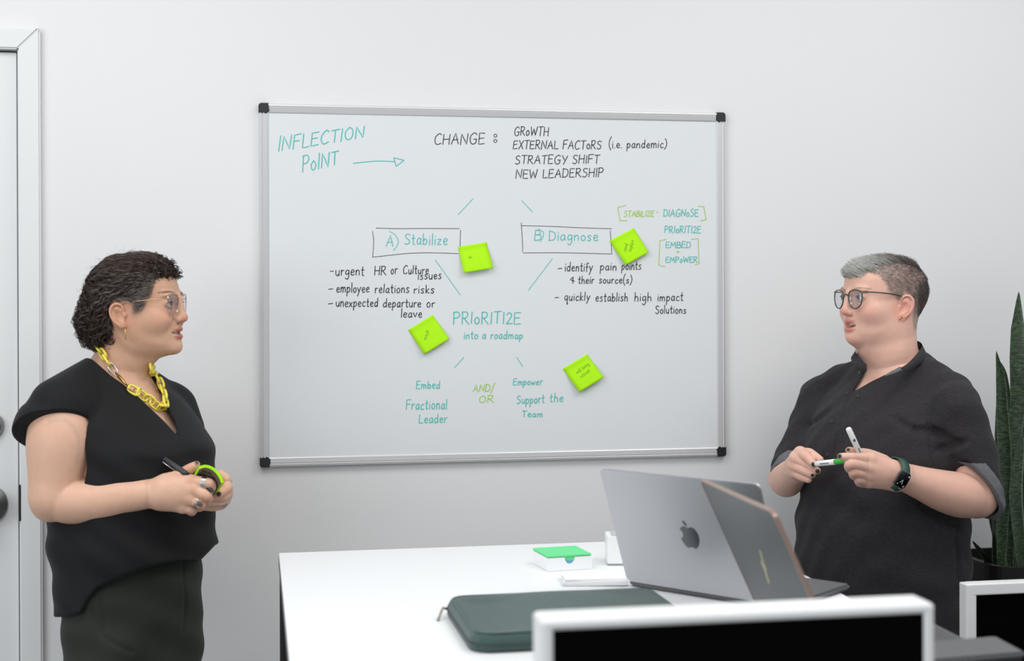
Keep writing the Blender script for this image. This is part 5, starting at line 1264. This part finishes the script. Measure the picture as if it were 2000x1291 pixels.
# bent pad of lime sticky notes
pad = empty('sticky_pad', W(415, 925, .56), 'bent pad of lime sticky notes in the hand of the curly haired woman', 'sticky note pad')
arc = cat_rom([(388, 911), (399, 907.8), (410, 909.5), (420, 915), (428, 923.5), (434, 933), (437, 942)], 5)
M_back = mat('pad_backing', (120, 104, 88), .7)
def pad_slab(name, t0, t1, m):
    nv = 8; V = []; Q = []; ka = len(arc); T2 = np.gradient(arc, axis=0); N2 = np.stack([T2[:, 1], -T2[:, 0]], 1); N2 /= np.linalg.norm(N2, axis=1, keepdims=True)
    for t in (t0, t1):
        for j in range(nv+1):
            v = j/nv
            for i in range(ka):
                x, y = arc[i]-N2[i]*t; V.append(W(x-14*v, y+24*v, .588-.055*v))
    n1 = (nv+1)*ka
    for j in range(nv):
        for i in range(ka-1):
            a = j*ka+i; Q += [(a, a+1, a+ka+1, a+ka), (a+n1, a+n1+ka, a+n1+ka+1, a+n1+1)]
        a = j*ka; Q += [(a, a+ka, a+ka+n1, a+n1)]; a += ka-1; Q += [(a, a+n1, a+ka+n1, a+ka)]
    for i in range(ka-1): Q += [(i, i+n1, i+1+n1, i+1)]; a = nv*ka+i; Q += [(a, a+1, a+1+n1, a+n1)]
    me = mesh(name, V, Q); bm = bmesh.new(); bm.from_mesh(me); bmesh.ops.recalc_face_normals(bm, faces=bm.faces[:]); bm.to_mesh(me); bm.free(); return link(name, me, m, pad)
pad_slab('note_sheets', 0, 5.4, M_lime); bk = pad_slab('backing_sheet', 5.5, 6.2, M_back)
# printed marks on the backing, dark blocks
V = []; Q = []
for (u, v) in ((.25, .25), (.45, .25), (.65, .3), (.35, .55), (.55, .55), (.75, .5), (.25, .8), (.5, .85)):
    ia = int(u*(len(arc)-1)); T2 = np.gradient(arc, axis=0)[ia]; N2 = np.array([T2[1], -T2[0]])/np.linalg.norm(T2)
    for di, dv_ in ((-1, -.05), (1, -.05), (1, .06), (-1, .06)):
        k2 = min(max(ia+di*2, 0), len(arc)-1); p_ = arc[k2]-N2*6.5; vv = v+dv_; V.append(W(p_[0]-14*vv, p_[1]+24*vv, .588-.055*vv))
    b0 = len(V)-4; Q.append((b0, b0+1, b0+2, b0+3))
link('printed_mark', mesh('printed_mark', V, Q), mat('pad_print', (70, 60, 54), .8), bk)
# ------------------------------------------------------------------ woman on the right
aB = math.radians(11); HB = frame_of((-math.cos(aB), -math.sin(aB), .0))
OB = W(1645.5, 607.5, .36+.022)-np.array([.119, 0, -.033]) @ HB
fB = np.array([-.866, -.5, 0]); TB = frame_of(fB); CB = W(1738, 800, .37); CB[2] = 0
def lb(f, l, z): return CB+np.array([f, l, 0]) @ TB+np.array([0, 0, z])
Bd = Solid()
Bd.add(Loft(CB, TB, [(.70, .0, 0, .12, .13, .18, 2.2), (.80, .01, 0, .15, .14, .18, 2.2), (.95, .01, 0, .17, .13, .17, 2.2), (1.08, .0, 0, .155, .12, .17, 2.2), (1.18, .0, 0, .145, .11, .175, 2.2),
    (1.25, -.01, 0, .105, .10, .165, 2.1), (1.29, -.018, 0, .085, .09, .12, 2.), (1.33, -.022, 0, .075, .075, .08, 2.)]), 0)
for s in (-1, 1): Bd.chain([lb(.0, s*.09, .76), lb(.0, s*.095, .45), lb(-.01, s*.10, .08)], [.095, .065, .042], .03)
Bd.chain(cat_rom([lb(-.028, 0, 1.27), lb(-.018, 0, 1.315), lb(.0, 0, 1.36), OB+np.array([-.018, 0, -.05]) @ HB], 6), np.interp(np.linspace(0, 1, 19), [0, .33, .66, 1], [.070, .066, .063, .06]), .03, .0)
Bd.add(Cone(lb(-.03, -.02, 1.32), lb(-.02, -.135, 1.25), .042, .036), .03); Bd.add(Cone(lb(-.03, .02, 1.32), lb(-.02, .135, 1.25), .042, .036), .03)
# her right arm (towards the whiteboard), then her left arm (towards the plant)
limb(Bd, [(1608, 782, .22, 36), (1578, 850, .23, 34), (1540, 925, .25, 31)], .03, .01)
foreR = [(1534, 938, .25, 32), (1537, 937, .32, 33), (1545, 927, .39, 29), (1556, 915, .445, 23)]; limb(Bd, foreR, .02, .008)
limb(Bd, [(1866, 805, .53, 42), (1893, 885, .55, 38), (1907, 966, .57, 40)], .03, .01)
foreL = [(1906, 970, .57, 40), (1876, 967, .588, 44), (1840, 958, .605, 40), (1800, 944, .622, 32.5), (1758, 929, .638, 26.5)]; limb(Bd, foreL, .02, .008)
# right hand
for q in ([(1556, 912, .445, 22), (1563, 884, .488, 12)], [(1556, 914, .445, 23), (1553.5, 894, .484, 12.5)], [(1557, 916, .445, 23), (1550, 908, .478, 12.5)], [(1560, 920, .445, 22), (1553, 922, .474, 12)]): limb(Bd, q, .010)
for q in ([(1563, 883, .489, 11.5), (1577, 893.5, .515, 10), (1588, 906, .531, 7.4)], [(1554, 894, .486, 11.5), (1578, 908, .510, 9.8), (1595.5, 919, .525, 7.4)],
          [(1550, 908, .479, 11), (1569, 918, .505, 9.4), (1586, 927, .519, 7.2)], [(1552, 922, .475, 10.5), (1566, 931, .495, 8.8), (1579, 937, .508, 7)],
          [(1560, 895, .46, 13), (1577, 884, .490, 9.8), (1591, 890.5, .515, 8.4), (1602, 897.5, .530, 6.8)]): limb(Bd, q, .005, .002)
# left hand
for q in ([(1752, 925, .638, 25), (1701, 897, .652, 13)], [(1750, 929, .638, 25), (1696, 913, .657, 13.5)], [(1748, 933, .637, 24), (1693, 928, .652, 13)], [(1748, 936, .635, 22), (1696, 942, .642, 11.5)]): limb(Bd, q, .010)
for q in ([(1700, 897, .652, 12.5), (1669, 894, .667, 10), (1653, 892.5, .669, 8.6), (1642, 891.8, .668, 6.8)], [(1695, 913, .657, 12), (1662, 906, .674, 10.4), (1659, 915, .657, 8.8), (1670, 920, .643, 7.8)],
          [(1692, 928, .652, 11.8), (1669, 921.5, .668, 9.8), (1668, 929, .653, 8.6), (1680, 933, .640, 7.6)], [(1694, 941, .643, 11), (1678.5, 936, .656, 9.2), (1679, 943, .643, 8.2), (1690, 945, .633, 7.4)],
          [(1724, 903, .628, 16), (1697, 888, .634, 11), (1673, 883.5, .642, 9), (1658, 879, .645, 6.8)]): limb(Bd, q, .006, .002)
rowsB = [(.0905, .005, 0, .004, .004, .004, 2.), (.0885, .004, 0, .026, .030, .026, 2.), (.083, .0, 0, .052, .054, .045, 2.1), (.074, -.004, 0, .074, .072, .058, 2.2), (.06, -.006, 0, .095, .085, .068, 2.25), (.04, -.008, 0, .106, .094, .0745, 2.3),
         (.014, -.008, 0, .1075, .096, .0755, 2.3), (-.006, -.006, 0, .1025, .092, .0735, 2.3), (-.028, -.002, 0, .099, .082, .0735, 2.25), (-.05, .004, 0, .097, .072, .073, 2.15), (-.07, .008, 0, .0915, .062, .071, 2.1), (-.086, .012, 0, .084, .056, .066, 2.1), (-.100, .016, 0, .072, .05, .056, 2.), (-.111, .02, 0, .052, .042, .042, 2.), (-.117, .024, 0, .030, .026, .024, 2.), (-.1205, .026, 0, .016, .014, .012, 2.), (-.1215, .027, 0, .004, .004, .003, 2.)]
pB = dict(nose=(.119, -.0335), mouth=(-.065, .1015), open=.0062, mw=.0235, chin=(.086, 0, -.098), chinr=(.015, .02, .014), cheek=(.034, .028, .028), cheekx=.060, earx=.0, earz=-.024, eary=.0745, nl=0, eye=.0036, fw=.0120, lip=.85, ear=1.)
Bd.add(Cone(OB+np.array([.052, 0, -.092]) @ HB, OB+np.array([.006, 0, -.116]) @ HB, .040, .056), .04)            # soft chin
wB = head(Bd, OB, HB, rowsB, pB)
boxesB = [(W(1535, 965, .70)-[.01, .0, .0], W(1600, 868, .42)+[.01, 0, 0], .0017), (W(1630, 962, .73)-[.01, 0, 0], W(1748, 868, .58)+[.01, 0, 0], .0017), (OB-[.15, .17, .28], OB+[.15, .17, .11], .002),
          (np.array([CB[0]-.30, -.76, .93]), np.array([CB[0]+.32, -.06, 1.40]), .0042), (np.array([CB[0]-.32, -.78, .01]), np.array([CB[0]+.34, -.05, 1.40]), .013)]
me, V = solid_mesh('person', Bd, boxesB, soft=[(wB(.05, .02, -.122), .056, 60), (wB(.02, .05, -.10), .045, 30)])
lipB = (196, 118, 108); browB = (120, 92, 82)
blobs = [(wB(.085, s*.046, -.034), (.03, .024, .022), (214, 132, 120), .28) for s in (-1, 1)]
blobs += [(wB(.119, 0, -.036), (.014, .015, .012), (214, 134, 120), .45), (wB(.09, 0, -.1), (.018, .022, .018), (218, 146, 130), .3)]
blobs += [(wB(.103, 0, -.0575), (.014, .021, .0048), lipB, .9, HB), (wB(.102, 0, -.0775), (.014, .020, .0062), lipB, .9, HB)]
for s in (-1, 1):
    for t in np.linspace(0, 1, 7): blobs.append((wB(.100-.018*t**2, s*(.016+.034*t), .0170+.005*math.sin(t*2.5)), (.012, .0062, .0022), browB, .4, HB))
    blobs.append((wB(.0, s*.077, -.028), (.03, .012, .03), (220, 134, 118), .4))
for q in ((1668, 894, .668), (1662, 906, .674), (1669, 921, .668), (1577, 893, .515), (1578, 908, .51), (1700, 897, .655), (1696, 913, .66)): blobs.append((W(*q), (.011, .011, .011), (216, 136, 118), .35))
nailB = (30, 52, 44)
for q, r in (((1589, 907, .540), .0058), ((1597, 920.5, .533), .0056), ((1587, 928.5, .527), .0045), ((1638.5, 890.5, .674), .0062), ((1656, 877.5, .652), .005)): blobs.append((W(*q), (r, r, r), nailB, 1))
for f_, l_, z_ in ((.13, 0, 1.24), (.12, 0, 1.28)): blobs.append((lb(f_, l_, z_), (.06, .05, .04), (216, 140, 118), .3))
# close cropped scalp
hsB = np.array([(.088, .062), (.060, .048), (.046, .030), (.043, .014), (.030, .004), (.019, -.004), (.013, -.016), (.006, .004), (-.010, .010), (-.022, .0), (-.025, -.02), (-.024, -.05), (-.034, -.082), (-.3, -.09), (-.3, .3), (.14, .3), (.12, .062)])
def scalp(C):
    h = (V-OB) @ HB.T; d = poly_sd(h[:, [0, 2]], hsB); m = np.clip(-d/.008, 0, 1)*((np.linalg.norm(V-OB, axis=1) < .16)); m = (m*.72)[:, None]
    g = np.array(s2l((146, 132, 126))); return C*(1-m)+g*m
paint(me, V, (222, 178, 160), blobs, scalp)
pb = link('person', me, M_skinB); tag(pb, 'woman with short grey hair in a charcoal linen tunic, holding two white markers', 'person')
eyes(pb, wB, HB, .0120, ('grey_iris', (66, 74, 80)), (1, .06, .03)); teeth(pb, wB, HB, .1015, -.065, z0=.0048, hgt=.007); lashes(pb, wB, HB, .0120, .0036, ('_brown', (60, 46, 42)))
# tunic
M_lin = mat('charcoal_linen', (46, 44, 47), .85, weave=.34, bump=.25, spec=.2, sheen=.05)
M_cuff = mat('grey_linen_inside', (104, 105, 109), .85, weave=.2, bump=.2, spec=.2)
Tu = Solid()
Tu.add(Loft(CB, TB, [(.56, .02, 0, .19, .18, .205, 2.3), (.70, .02, 0, .195, .175, .205, 2.3), (.80, .022, 0, .20, .17, .203, 2.3), (.93, .022, 0, .202, .165, .198, 2.3), (1.05, .014, 0, .194, .15, .195, 2.3), (1.13, .006, 0, .180, .135, .195, 2.3), (1.19, .0, 0, .160, .125, .192, 2.2),
    (1.25, -.010, 0, .122, .112, .172, 2.1), (1.29, -.018, 0, .098, .098, .128, 2.), (1.325, -.022, 0, .088, .088, .095, 2.)]), 0)
Tu.add(Cone(lb(-.03, -.05, 1.305), lb(-.02, -.145, 1.276), .050, .050), .03); Tu.add(Cone(lb(-.03, .05, 1.31), lb(-.02, .155, 1.262), .054, .052), .03)
nL = np.array([-.74, -.32, -.50]); nL /= np.linalg.norm(nL); cL = W(1912, 962, .575)+nL*.006
nR = np.array([.15, -.80, -.45]); nR /= np.linalg.norm(nR); cR_ = W(1536, 920, .275)
qL = [(1862, 802, .53, 55), (1890, 872, .548, 54), (1908, 955, .572, 52), (1908, 976, .574, 50)]; sL = Solid().chain(PW(qL), PR(qL))
qR = [(1608, 780, .22, 47), (1579, 850, .23, 44), (1546, 915, .252, 42)]; sR = Solid().chain(PW(qR), PR(qR))
allb = (lb(-.5, -.5, .7), lb(.5, .5, 1.5)); bbL = (np.array([CB[0]-.05, -.76, .9]), np.array([CB[0]+.40, -.2, 1.40])); bbR = (np.array([CB[0]-.42, -.5, .9]), np.array([CB[0]+.02, -.02, 1.40]))
Tu.add(Fn(lambda P: np.maximum(sL.eval(P), half(cL, nL)(P)), *bbL), .022); Tu.add(Fn(lambda P: np.maximum(sR.eval(P), half(cR_, nR)(P)), *bbR), .022)
def folds(P):
    l = (P-CB) @ TB[1]; f = (P-CB) @ TB[0]; z = P[..., 2]
    return .0022*np.sin(l*38+z*26+np.sin(z*31)*1.2)*np.clip((1.22-z)/.1, 0, 1)+0.0016*np.sin(z*74+l*30+np.sin(l*27)*1.6)*np.clip(np.abs(l)/.12, .2, 1)+.0014*np.sin(l*90-z*60+f*50)
Tu.warp(folds)
for s_, (a_, b2) in enumerate((((1745, 815), (1800, 850)), ((1790, 838), (1840, 848)), ((1815, 835), (1870, 868)), ((1830, 880), (1885, 862)), ((1800, 990), (1870, 1030)), ((1620, 800), (1580, 830)))):
    d_ = 6*mpp(CB)
    q = [hit(Tu, *p_) for p_ in np.linspace(a_, b2, 5)]; [Tu.cut(Cone(x-0, y, d_*.5, d_*.5), .014) for x, y in zip(q, q[1:])]
ap = [hit(Tu, *p_) for p_ in cat_rom([(1842, 745), (1822, 775), (1815, 810), (1817, 850), (1822, 895), (1824, 915)], 4)]; [Tu.cut(Cone(x, y, .0028, .0028), .006) for x, y in zip(ap, ap[1:])]
openV = [(1683, 693), (1694, 716), (1691, 722), (1676, 750), (1663, 769), (1669, 764), (1700, 746), (1737, 728), (1748, 724), (1768, 700), (1786, 676), (1790, 600), (1670, 600)]
Tu.cut(PxPoly(openV, .30, .78), .003)
Tu.cut(Cone(lb(-.02, 0, 1.27), lb(.0, 0, 1.45), .072, .080), .004)
armL_in = Solid().chain(PW([(1906, 930, .562), (1912, 968, .572)]), PR([(1906, 930, .562, 47), (1912, 968, .572, 46)])); Tu.cut(Fn(lambda P: np.maximum(armL_in.eval(P), -half(cL, nL)(P)-.03), *bbL), .003)
Tu.clip(Fn(half((0, 0, .585), (0, 0, -1)), (0, 0, 0), (1, 1, 1)), .006)
# side slit and placket line
sl2 = [hit(Tu, *p_) for p_ in [(1868, 1055), (1872, 1090), (1870, 1130)]]; [Tu.cut(Cone(x, y, .0055, .0055), .006) for x, y in zip(sl2, sl2[1:])]
plk = cat_rom([(1663, 769), (1652, 790), (1645, 820), (1636, 850), (1627, 885), (1622, 918), (1620, 945)], 4); q = [hit(Tu, *p_) for p_ in plk]; [Tu.cut(Cone(x, y, .0030, .0030), .004) for x, y in zip(q, q[1:])]
plk2 = cat_rom([(1648, 768), (1638, 790), (1632, 820), (1624, 850)], 3); q = [hit(Tu, *p_) for p_ in plk2]; [Tu.cut(Cone(x, y, .0008, .0008), .003) for x, y in zip(q, q[1:])]
me, V = solid_mesh('tunic', Tu, [(np.array([CB[0]-.36, -.78, .92]), np.array([CB[0]+.36, -.06, 1.40]), .0034), (np.array([CB[0]-.34, -.72, .57]), np.array([CB[0]+.34, -.08, .95]), .0052)])
tun = link('tunic', me, M_lin, pb)
# stand collar: a strip following the opening
def strip(name, top, bot, th, m, parent, d=None, off=.002):
    a = cat_rom(top, 5); b = cat_rom(bot, 5); k = len(a); V = []; Q = []
    for o in (off, off+th):
        for P in (a, b):
            for p_ in P: V.append(W(p_[0], p_[1], p_[2])-CF*o)
    for i in range(k-1): Q += [(i, i+1, k+i+1, k+i), (2*k+i, 3*k+i, 3*k+i+1, 2*k+i+1), (i, 2*k+i, 2*k+i+1, i+1), (k+i, k+i+1, 3*k+i+1, 3*k+i)]
    Q += [(0, k, 3*k, 2*k), (k-1, 3*k-1, 4*k-1, 2*k-1)]
    me = mesh(name, V, Q); bm = bmesh.new(); bm.from_mesh(me); bmesh.ops.recalc_face_normals(bm, faces=bm.faces[:]); bm.to_mesh(me); bm.free(); return link(name, me, m, parent, True)
strip('collar', [(1787, 665, .36), (1796, 668, .375), (1800, 676, .40), (1790, 691, .44), (1774, 708, .478), (1760, 718, .50)], [(1788, 690, .355), (1803, 694, .37), (1812, 697, .40), (1803, 705, .45), (1780, 720, .49), (1766, 726, .508)], .003, M_lin, tun)
strip('collar', [(1672, 682, .30), (1670, 686, .34), (1675, 694, .38), (1684, 704, .415), (1692, 712, .435)], [(1662, 697, .30), (1662, 702, .34), (1668, 712, .38), (1680, 722, .42), (1691, 726, .44)], .003, M_lin, tun)
strip('collar_facing', [(1757, 716, .49), (1748, 721, .495), (1738, 726, .50), (1728, 733, .505)], [(1762, 722, .505), (1752, 727, .508), (1740, 731, .51), (1728, 735, .51)], .0015, M_cuff, tun)
for (x, y) in ((1676, 773), (1624, 823), (1616, 888), (1653, 768), (1679, 728)):
    p_ = hit(Tu, x, y); g = Tu.grad(p_[None])[0]; bm = bmesh.new(); lathe(bm, [(0, .0052), (.0012, .0055), (.002, .0046), (.0016, .0032), (.0016, .0005)], p_-g*.0005, g, 16); link('button', bm_mesh('button', bm), mat('button_dark', (34, 33, 36), .35), tun, True)
# rolled cuffs, inside out and lighter
def cuff(sl, c, n, w, bb, ins, name, h=.0032):
    S = Solid(); S.add(Fn(lambda P: np.maximum.reduce([sl.eval(P)-.004, half(c, n)(P)-.002, -half(c, n)(P)-w]), *bb)); S.cut(Fn(lambda P: ins.eval(P), *bb), .003); S.clip(Fn(lambda P: -Tu.eval(P)*0-1, *bb)) if False else None
    S.warp(lambda P: .0008*np.sin(P[..., 0]*90+P[..., 2]*130))
    me, V = solid_mesh(name, S, [(np.array(bb[0]), np.array(bb[1]), h)]); return link(name, me, M_cuff, tun)
inL = Solid().chain(PW([(1904, 900, .556), (1912, 968, .572)]), PR([(1904, 900, .556, 49), (1912, 968, .572, 45)])); limb(inL, foreL[:3], .01)
inR = Solid().chain(PW([(1570, 850, .23), (1540, 925, .25)]), PR([(1570, 850, .23, 38), (1540, 925, .25, 36)])); limb(inR, foreR[:3], .01)
cuff(sL, cL, nL, .022, (W(1870, 1030, .66)-[.02, .02, 0], W(1960, 890, .50)+[.04, .03, 0]), inL, 'cuff', .0024)
cuff(sR, cR_, nR, .022, (W(1495, 985, .36)-[.02, .02, 0], W(1590, 870, .18)+[.02, .02, 0]), inR, 'cuff', .0026)
M_trB = mat('black_trousers', (20, 20, 22), .8)
for s in (-1, 1):
    V_, F_ = tubes([[lb(0, s*.095, .62), lb(0, s*.097, .4), lb(-.01, s*.10, .05)]], [np.array([.088, .075, .065])], 20); link('trouser_leg', mesh('tl', V_, F_), M_trB, pb, True); shoe('shoe', pb, lb(-.02, s*.10, 0), fB, M_blk)
# hair: cropped sides, longer swept top
Hb = Solid(); Hb.add(Loft(OB, HB, rowsB), 0); VB = solid_mesh('roots', Hb, [(OB-[.15, .15, .15], OB+[.15, .15, .12], .003)])[1]
rg = np.random.default_rng(11)
def selS(h): return (poly_sd(h[:, [0, 2]], hsB) < -.001) & (h[:, 2] > -.085)
def flowS(h, k): return np.array([[-.55, 0, -.8]])+np.array([[0, 0, .9]])*np.clip((h[:, 2:3]-.02)/.04, 0, 1)
C = grow(Hb, OB, HB, 15000, 2, .0036, flowS, 21, selS, VB); g = Hb.grad(C[:, 0]); C = C+g[:, None]*np.linspace(-.001, .0035, 3)[None, :, None]
hh_ = (C[:, 0]-OB) @ HB.T; u = np.clip((hh_[:, 0]+.02)/.08, 0, 1)
cols = (np.array(s2l((104, 94, 90)))[None]*(1-u[:, None])+np.array(s2l((170, 162, 158)))[None]*u[:, None])*rg.uniform(.55, 1.35, (len(C), 1))
hairB = strands('cropped_hair', C, np.full(len(C), .00023), cols, M_hair, pb)
def selT(h): return (h[:, 2] > .060) & (np.abs(h[:, 1]) < .052) & (h[:, 0] > -.075) | ((h[:, 2] > .046) & (h[:, 0] > .074) & (np.abs(h[:, 1]) < .042))
def flowT(h, k): return np.array([[1., -.12, .1]])+0*h
n = 4200; C = grow(Hb, OB, HB, n, 4, .008, flowT, 31, selT, VB); h0 = (C[:, 0]-OB) @ HB.T; g = Hb.grad(C[:, 0]); t = np.linspace(0, 1, 5)
front = np.clip((h0[:, 0]-.02)/.08, 0, 1); up = (.011+.013*front)*rg.uniform(.55, 1.15, n)
fr = np.clip((h0[:, 0]-.06)/.04, 0, 1)
C = C[:, :1]+(C-C[:, :1])*(.75-.30*fr)[:, None, None]+np.array([0, 0, 1.])*(up[:, None]*(t**.8))[..., None]*(1-.25*fr)[:, None, None]+g[:, None]*(up[:, None]*.35*t)[..., None]+rg.normal(size=(n, 1, 3))*.0008
C = C+(HB[0]*.010)[None, None]*(fr[:, None]*t**1.5)[..., None]
C = densify(C, 9)+rg.normal(size=(n, 1, 3))*.0012*np.linspace(0, 1, 9)[None, :, None]
u = np.clip((h0[:, 0]+.03)/.08, 0, 1); cols = (np.array(s2l((120, 112, 108)))[None]*(1-u[:, None])+np.array(s2l((214, 214, 210)))[None]*u[:, None])*rg.uniform(.55, 1.2, (n, 1))
strands('swept_hair', C, rg.uniform(.0003, .0005, n), cols, M_hair, pb)
# nape and back strands
C = grow(Hb, OB, HB, 1500, 4, .006, lambda h, k: np.array([[-.2, 0, -1.]])+0*h, 41, lambda h: (h[:, 0] < -.045) & (h[:, 2] < .04) & (h[:, 2] > -.075), VB); g = Hb.grad(C[:, 0]); C = C+g[:, None]*np.linspace(.0, .006, 5)[None, :, None]
strands('nape_hair', C, np.full(len(C), .00036), np.array(s2l((92, 84, 80)))[None]*rg.uniform(.5, 1.3, (len(C), 1)), M_hair, pb)
# earrings
for (x, y) in ((1757, 622), (1761.5, 619)):
    p_ = hit(Bd, x, y, off=.0012); tube_obj('earring', [[p_+np.array([.0, 0, .004]), p_+np.array([0, -.0015, 0]), p_+np.array([.0, 0, -.004])]], .0011, M_gold, pb, 8)
# glasses
profB = [(-.0215, .004), (-.0185, .0115), (-.010, .0160), (.002, .0172), (.0135, .0155), (.0215, .0105), (.0240, .001), (.0225, -.0105), (.0165, -.0205), (.006, -.0265), (-.005, -.0265), (-.0145, -.0205), (-.0205, -.0085)]
M_olive = mat('olive_acetate', (52, 56, 44), .22, coat=.5); M_lensB = lens_mat('lens_bluish', (.94, .95, .97), .09)
glasses('dark olive round glasses worn by the grey haired woman', wB, HB, profB, 0.1095, .0325, M_olive, M_lensB, .0015, .004, [(.085, .0120, .069), (.04, .008, .0765), (.010, .003, .0765), (-.004, -.002, .0715)], .25)
# markers
M_wp = mat('marker_white', (236, 238, 238), .35); M_gp = mat('marker_green', (58, 176, 60), .4); M_print = mat('marker_print', (80, 86, 88), .6)
def marker(label, a, b, r, green, band):
    a, b = np.array(a), np.array(b); dv = (b-a); L = np.linalg.norm(dv); dv /= L; m = empty('marker', a, label, 'marker', 'white whiteboard markers')
    if green:
        bm = bmesh.new(); lathe(bm, [(0, r*.55), (.001, r*.62), (.002, r*.8), (.0035, r*.96), (L*.55, r*1.02), (L*.55+.0005, r*.9)], a, dv, 22); link('barrel', bm_mesh('barrel', bm), M_wp, m, True)
        bm = bmesh.new(); lathe(bm, [(L*.55+.0006, r*.98), (L*.55+.004, r*1.03), (L-.012, r*.86), (L-.009, r*.6), (L, r*.45)], a, dv, 22); link('grip', bm_mesh('grip', bm), M_gp, m, True)['label'] = 'green grip section'
    else:
        bm = bmesh.new(); lathe(bm, [(0, r*.7), (.0012, r*.86), (.004, r*.95), (L, r*1.03)], a, dv, 22); link('cap', bm_mesh('cap', bm), M_wp, m, True)
    sd = np.cross(dv, -CF); sd /= np.linalg.norm(sd); fr_ = np.cross(sd, dv); fr_ = fr_ if fr_ @ CF < 0 else -fr_
    V = []; Q = []
    rg2 = random.Random(5)
    x = band[0]*L
    while x < band[1]*L:
        w_ = rg2.uniform(.0012, .0026)
        for da in (-.28, .12):
            for xx in (x, x+w_): V.append(a+dv*xx+(fr_*math.cos(da)+sd*math.sin(da))*r*1.045)
        k = len(V)-4; Q.append((k, k+1, k+3, k+2)); x += w_+.0008
    link('printed_lettering', mesh('pl', V, Q), M_print, m)
    if not green:
        P = [a+dv*(L*.34+.0034*math.cos(t))+(fr_*math.cos(.45*math.sin(t)*1.)+sd*math.sin(.45*math.sin(t)))*r*1.05 for t in np.linspace(0, 2*math.pi, 16, endpoint=False)]
        link('printed_dot', mesh('pd', P, [tuple(range(16))]), M_print, m)
    return m
marker('white marker with a green grip, held level between two hands', W(1592.5, 906, .545), W(1664, 899, .655), 5.7*mpp(W(1620, 902, .6)), True, (.18, .42))
marker('white capped marker pointing up from the hand wearing the watch', W(1656.5, 836, .665), W(1687, 902, .655), 5.9*mpp(W(1670, 870, .65)), False, (.58, .80))
# smart watch
wc = W(1747, 925, .641); wa = W(1790, 941, .626)-W(1745, 925, .642); wa /= np.linalg.norm(wa)
wt = empty('smartwatch', wc, 'black square faced watch on a dark green band, worn by the grey haired woman', 'watch')
nf = np.array(-CF)*.95+np.array([0, 0, -.12])*1.; nf -= wa*(nf @ wa); nf /= np.linalg.norm(nf); bt = np.cross(wa, nf); rw = 29.5*mpp(wc)
V = []; Q = []; n = 40
for i in range(n):
    t = 2*math.pi*i/n; d_ = nf*math.cos(t)+bt*math.sin(t)
    for (o, rr) in ((-.0105, rw), (.0105, rw*1.06), (.0105, rw*1.06+.0024), (-.0105, rw+.0024)): V.append(wc+wa*o+d_*rr)
for i in range(n):
    for k in range(4): a = i*4; b = ((i+1) % n)*4; Q.append((a+k, a+(k+1) % 4, b+(k+1) % 4, b+k))
me = mesh('band', V, Q); bm = bmesh.new(); bm.from_mesh(me); bmesh.ops.recalc_face_normals(bm, faces=bm.faces[:]); bm.to_mesh(me); bm.free()
link('band', me, mat('green_rubber', (42, 82, 72), .55), wt, True)
if bt[2] < 0: bt2 = -bt
else: bt2 = bt
ro = -.12; ux = wa*math.cos(ro)+bt2*math.sin(ro); uy = np.cross(nf, ux)
cw, ch, ct = .0335, .039, .0095; cc = wc+nf*(rw+.0015)-wa*.009; Tw = xform(cc-ux*cw/2-uy*ch/2, ux, uy, nf)
bm = bmesh.new(); prism(bm, rrect(cw, ch, .0095, 8), Tw, ct, .0022); link('case', bm_mesh('case', bm), mat('watch_case', (150, 152, 156), .25, .95), wt)
bm = bmesh.new(); prism(bm, rrect(cw-.0034, ch-.0034, .008, 8, .0017, .0017), Tw @ Matrix.Translation((0, 0, ct)), .0006); fc = link('watch_face', bm_mesh('face', bm), mat('watch_glass', (5, 5, 6), .08), wt)
def wl(pts, w, m, nm): V, Q = ribbons([[np.array(Tw @ Vector((x*cw, y*ch, ct+.0008))) for x, y in p_] for p_ in pts], w, nf); return link(nm, mesh(nm, V, Q), m, fc)
M_wh = mat('watch_white', (236, 238, 240), .5)
wl([[(.5, .5), (.36, .30)], [(.5, .5), (.56, .24)]], .0011, M_wh, 'watch_hand')
wl([[(.82+.04*math.cos(t), .80+.035*math.sin(t)) for t in np.linspace(0, 6.3, 12)]], .0014, M_wh, 'dial_mark'); wl([[(.22+.03*math.cos(t), .82+.026*math.sin(t)) for t in np.linspace(0, 6.3, 12)]], .0009, M_print, 'dial_mark')
wl([[(.70, .14), (.84, .22)], [(.74, .20), (.80, .12)], [(.18, .22), (.24, .17)], [(.20, .15), (.26, .22)]], .0009, M_wh, 'dial_mark')
cyl_ = bmesh.new(); cyl(cyl_, np.array(Tw @ Vector((cw*.72, -.0002, ct*.5))), np.array(Tw @ Vector((cw*.72, -.0018, ct*.5))), .0028, n=16); link('crown', bm_mesh('crown', cyl_), M_silver, wt, True)
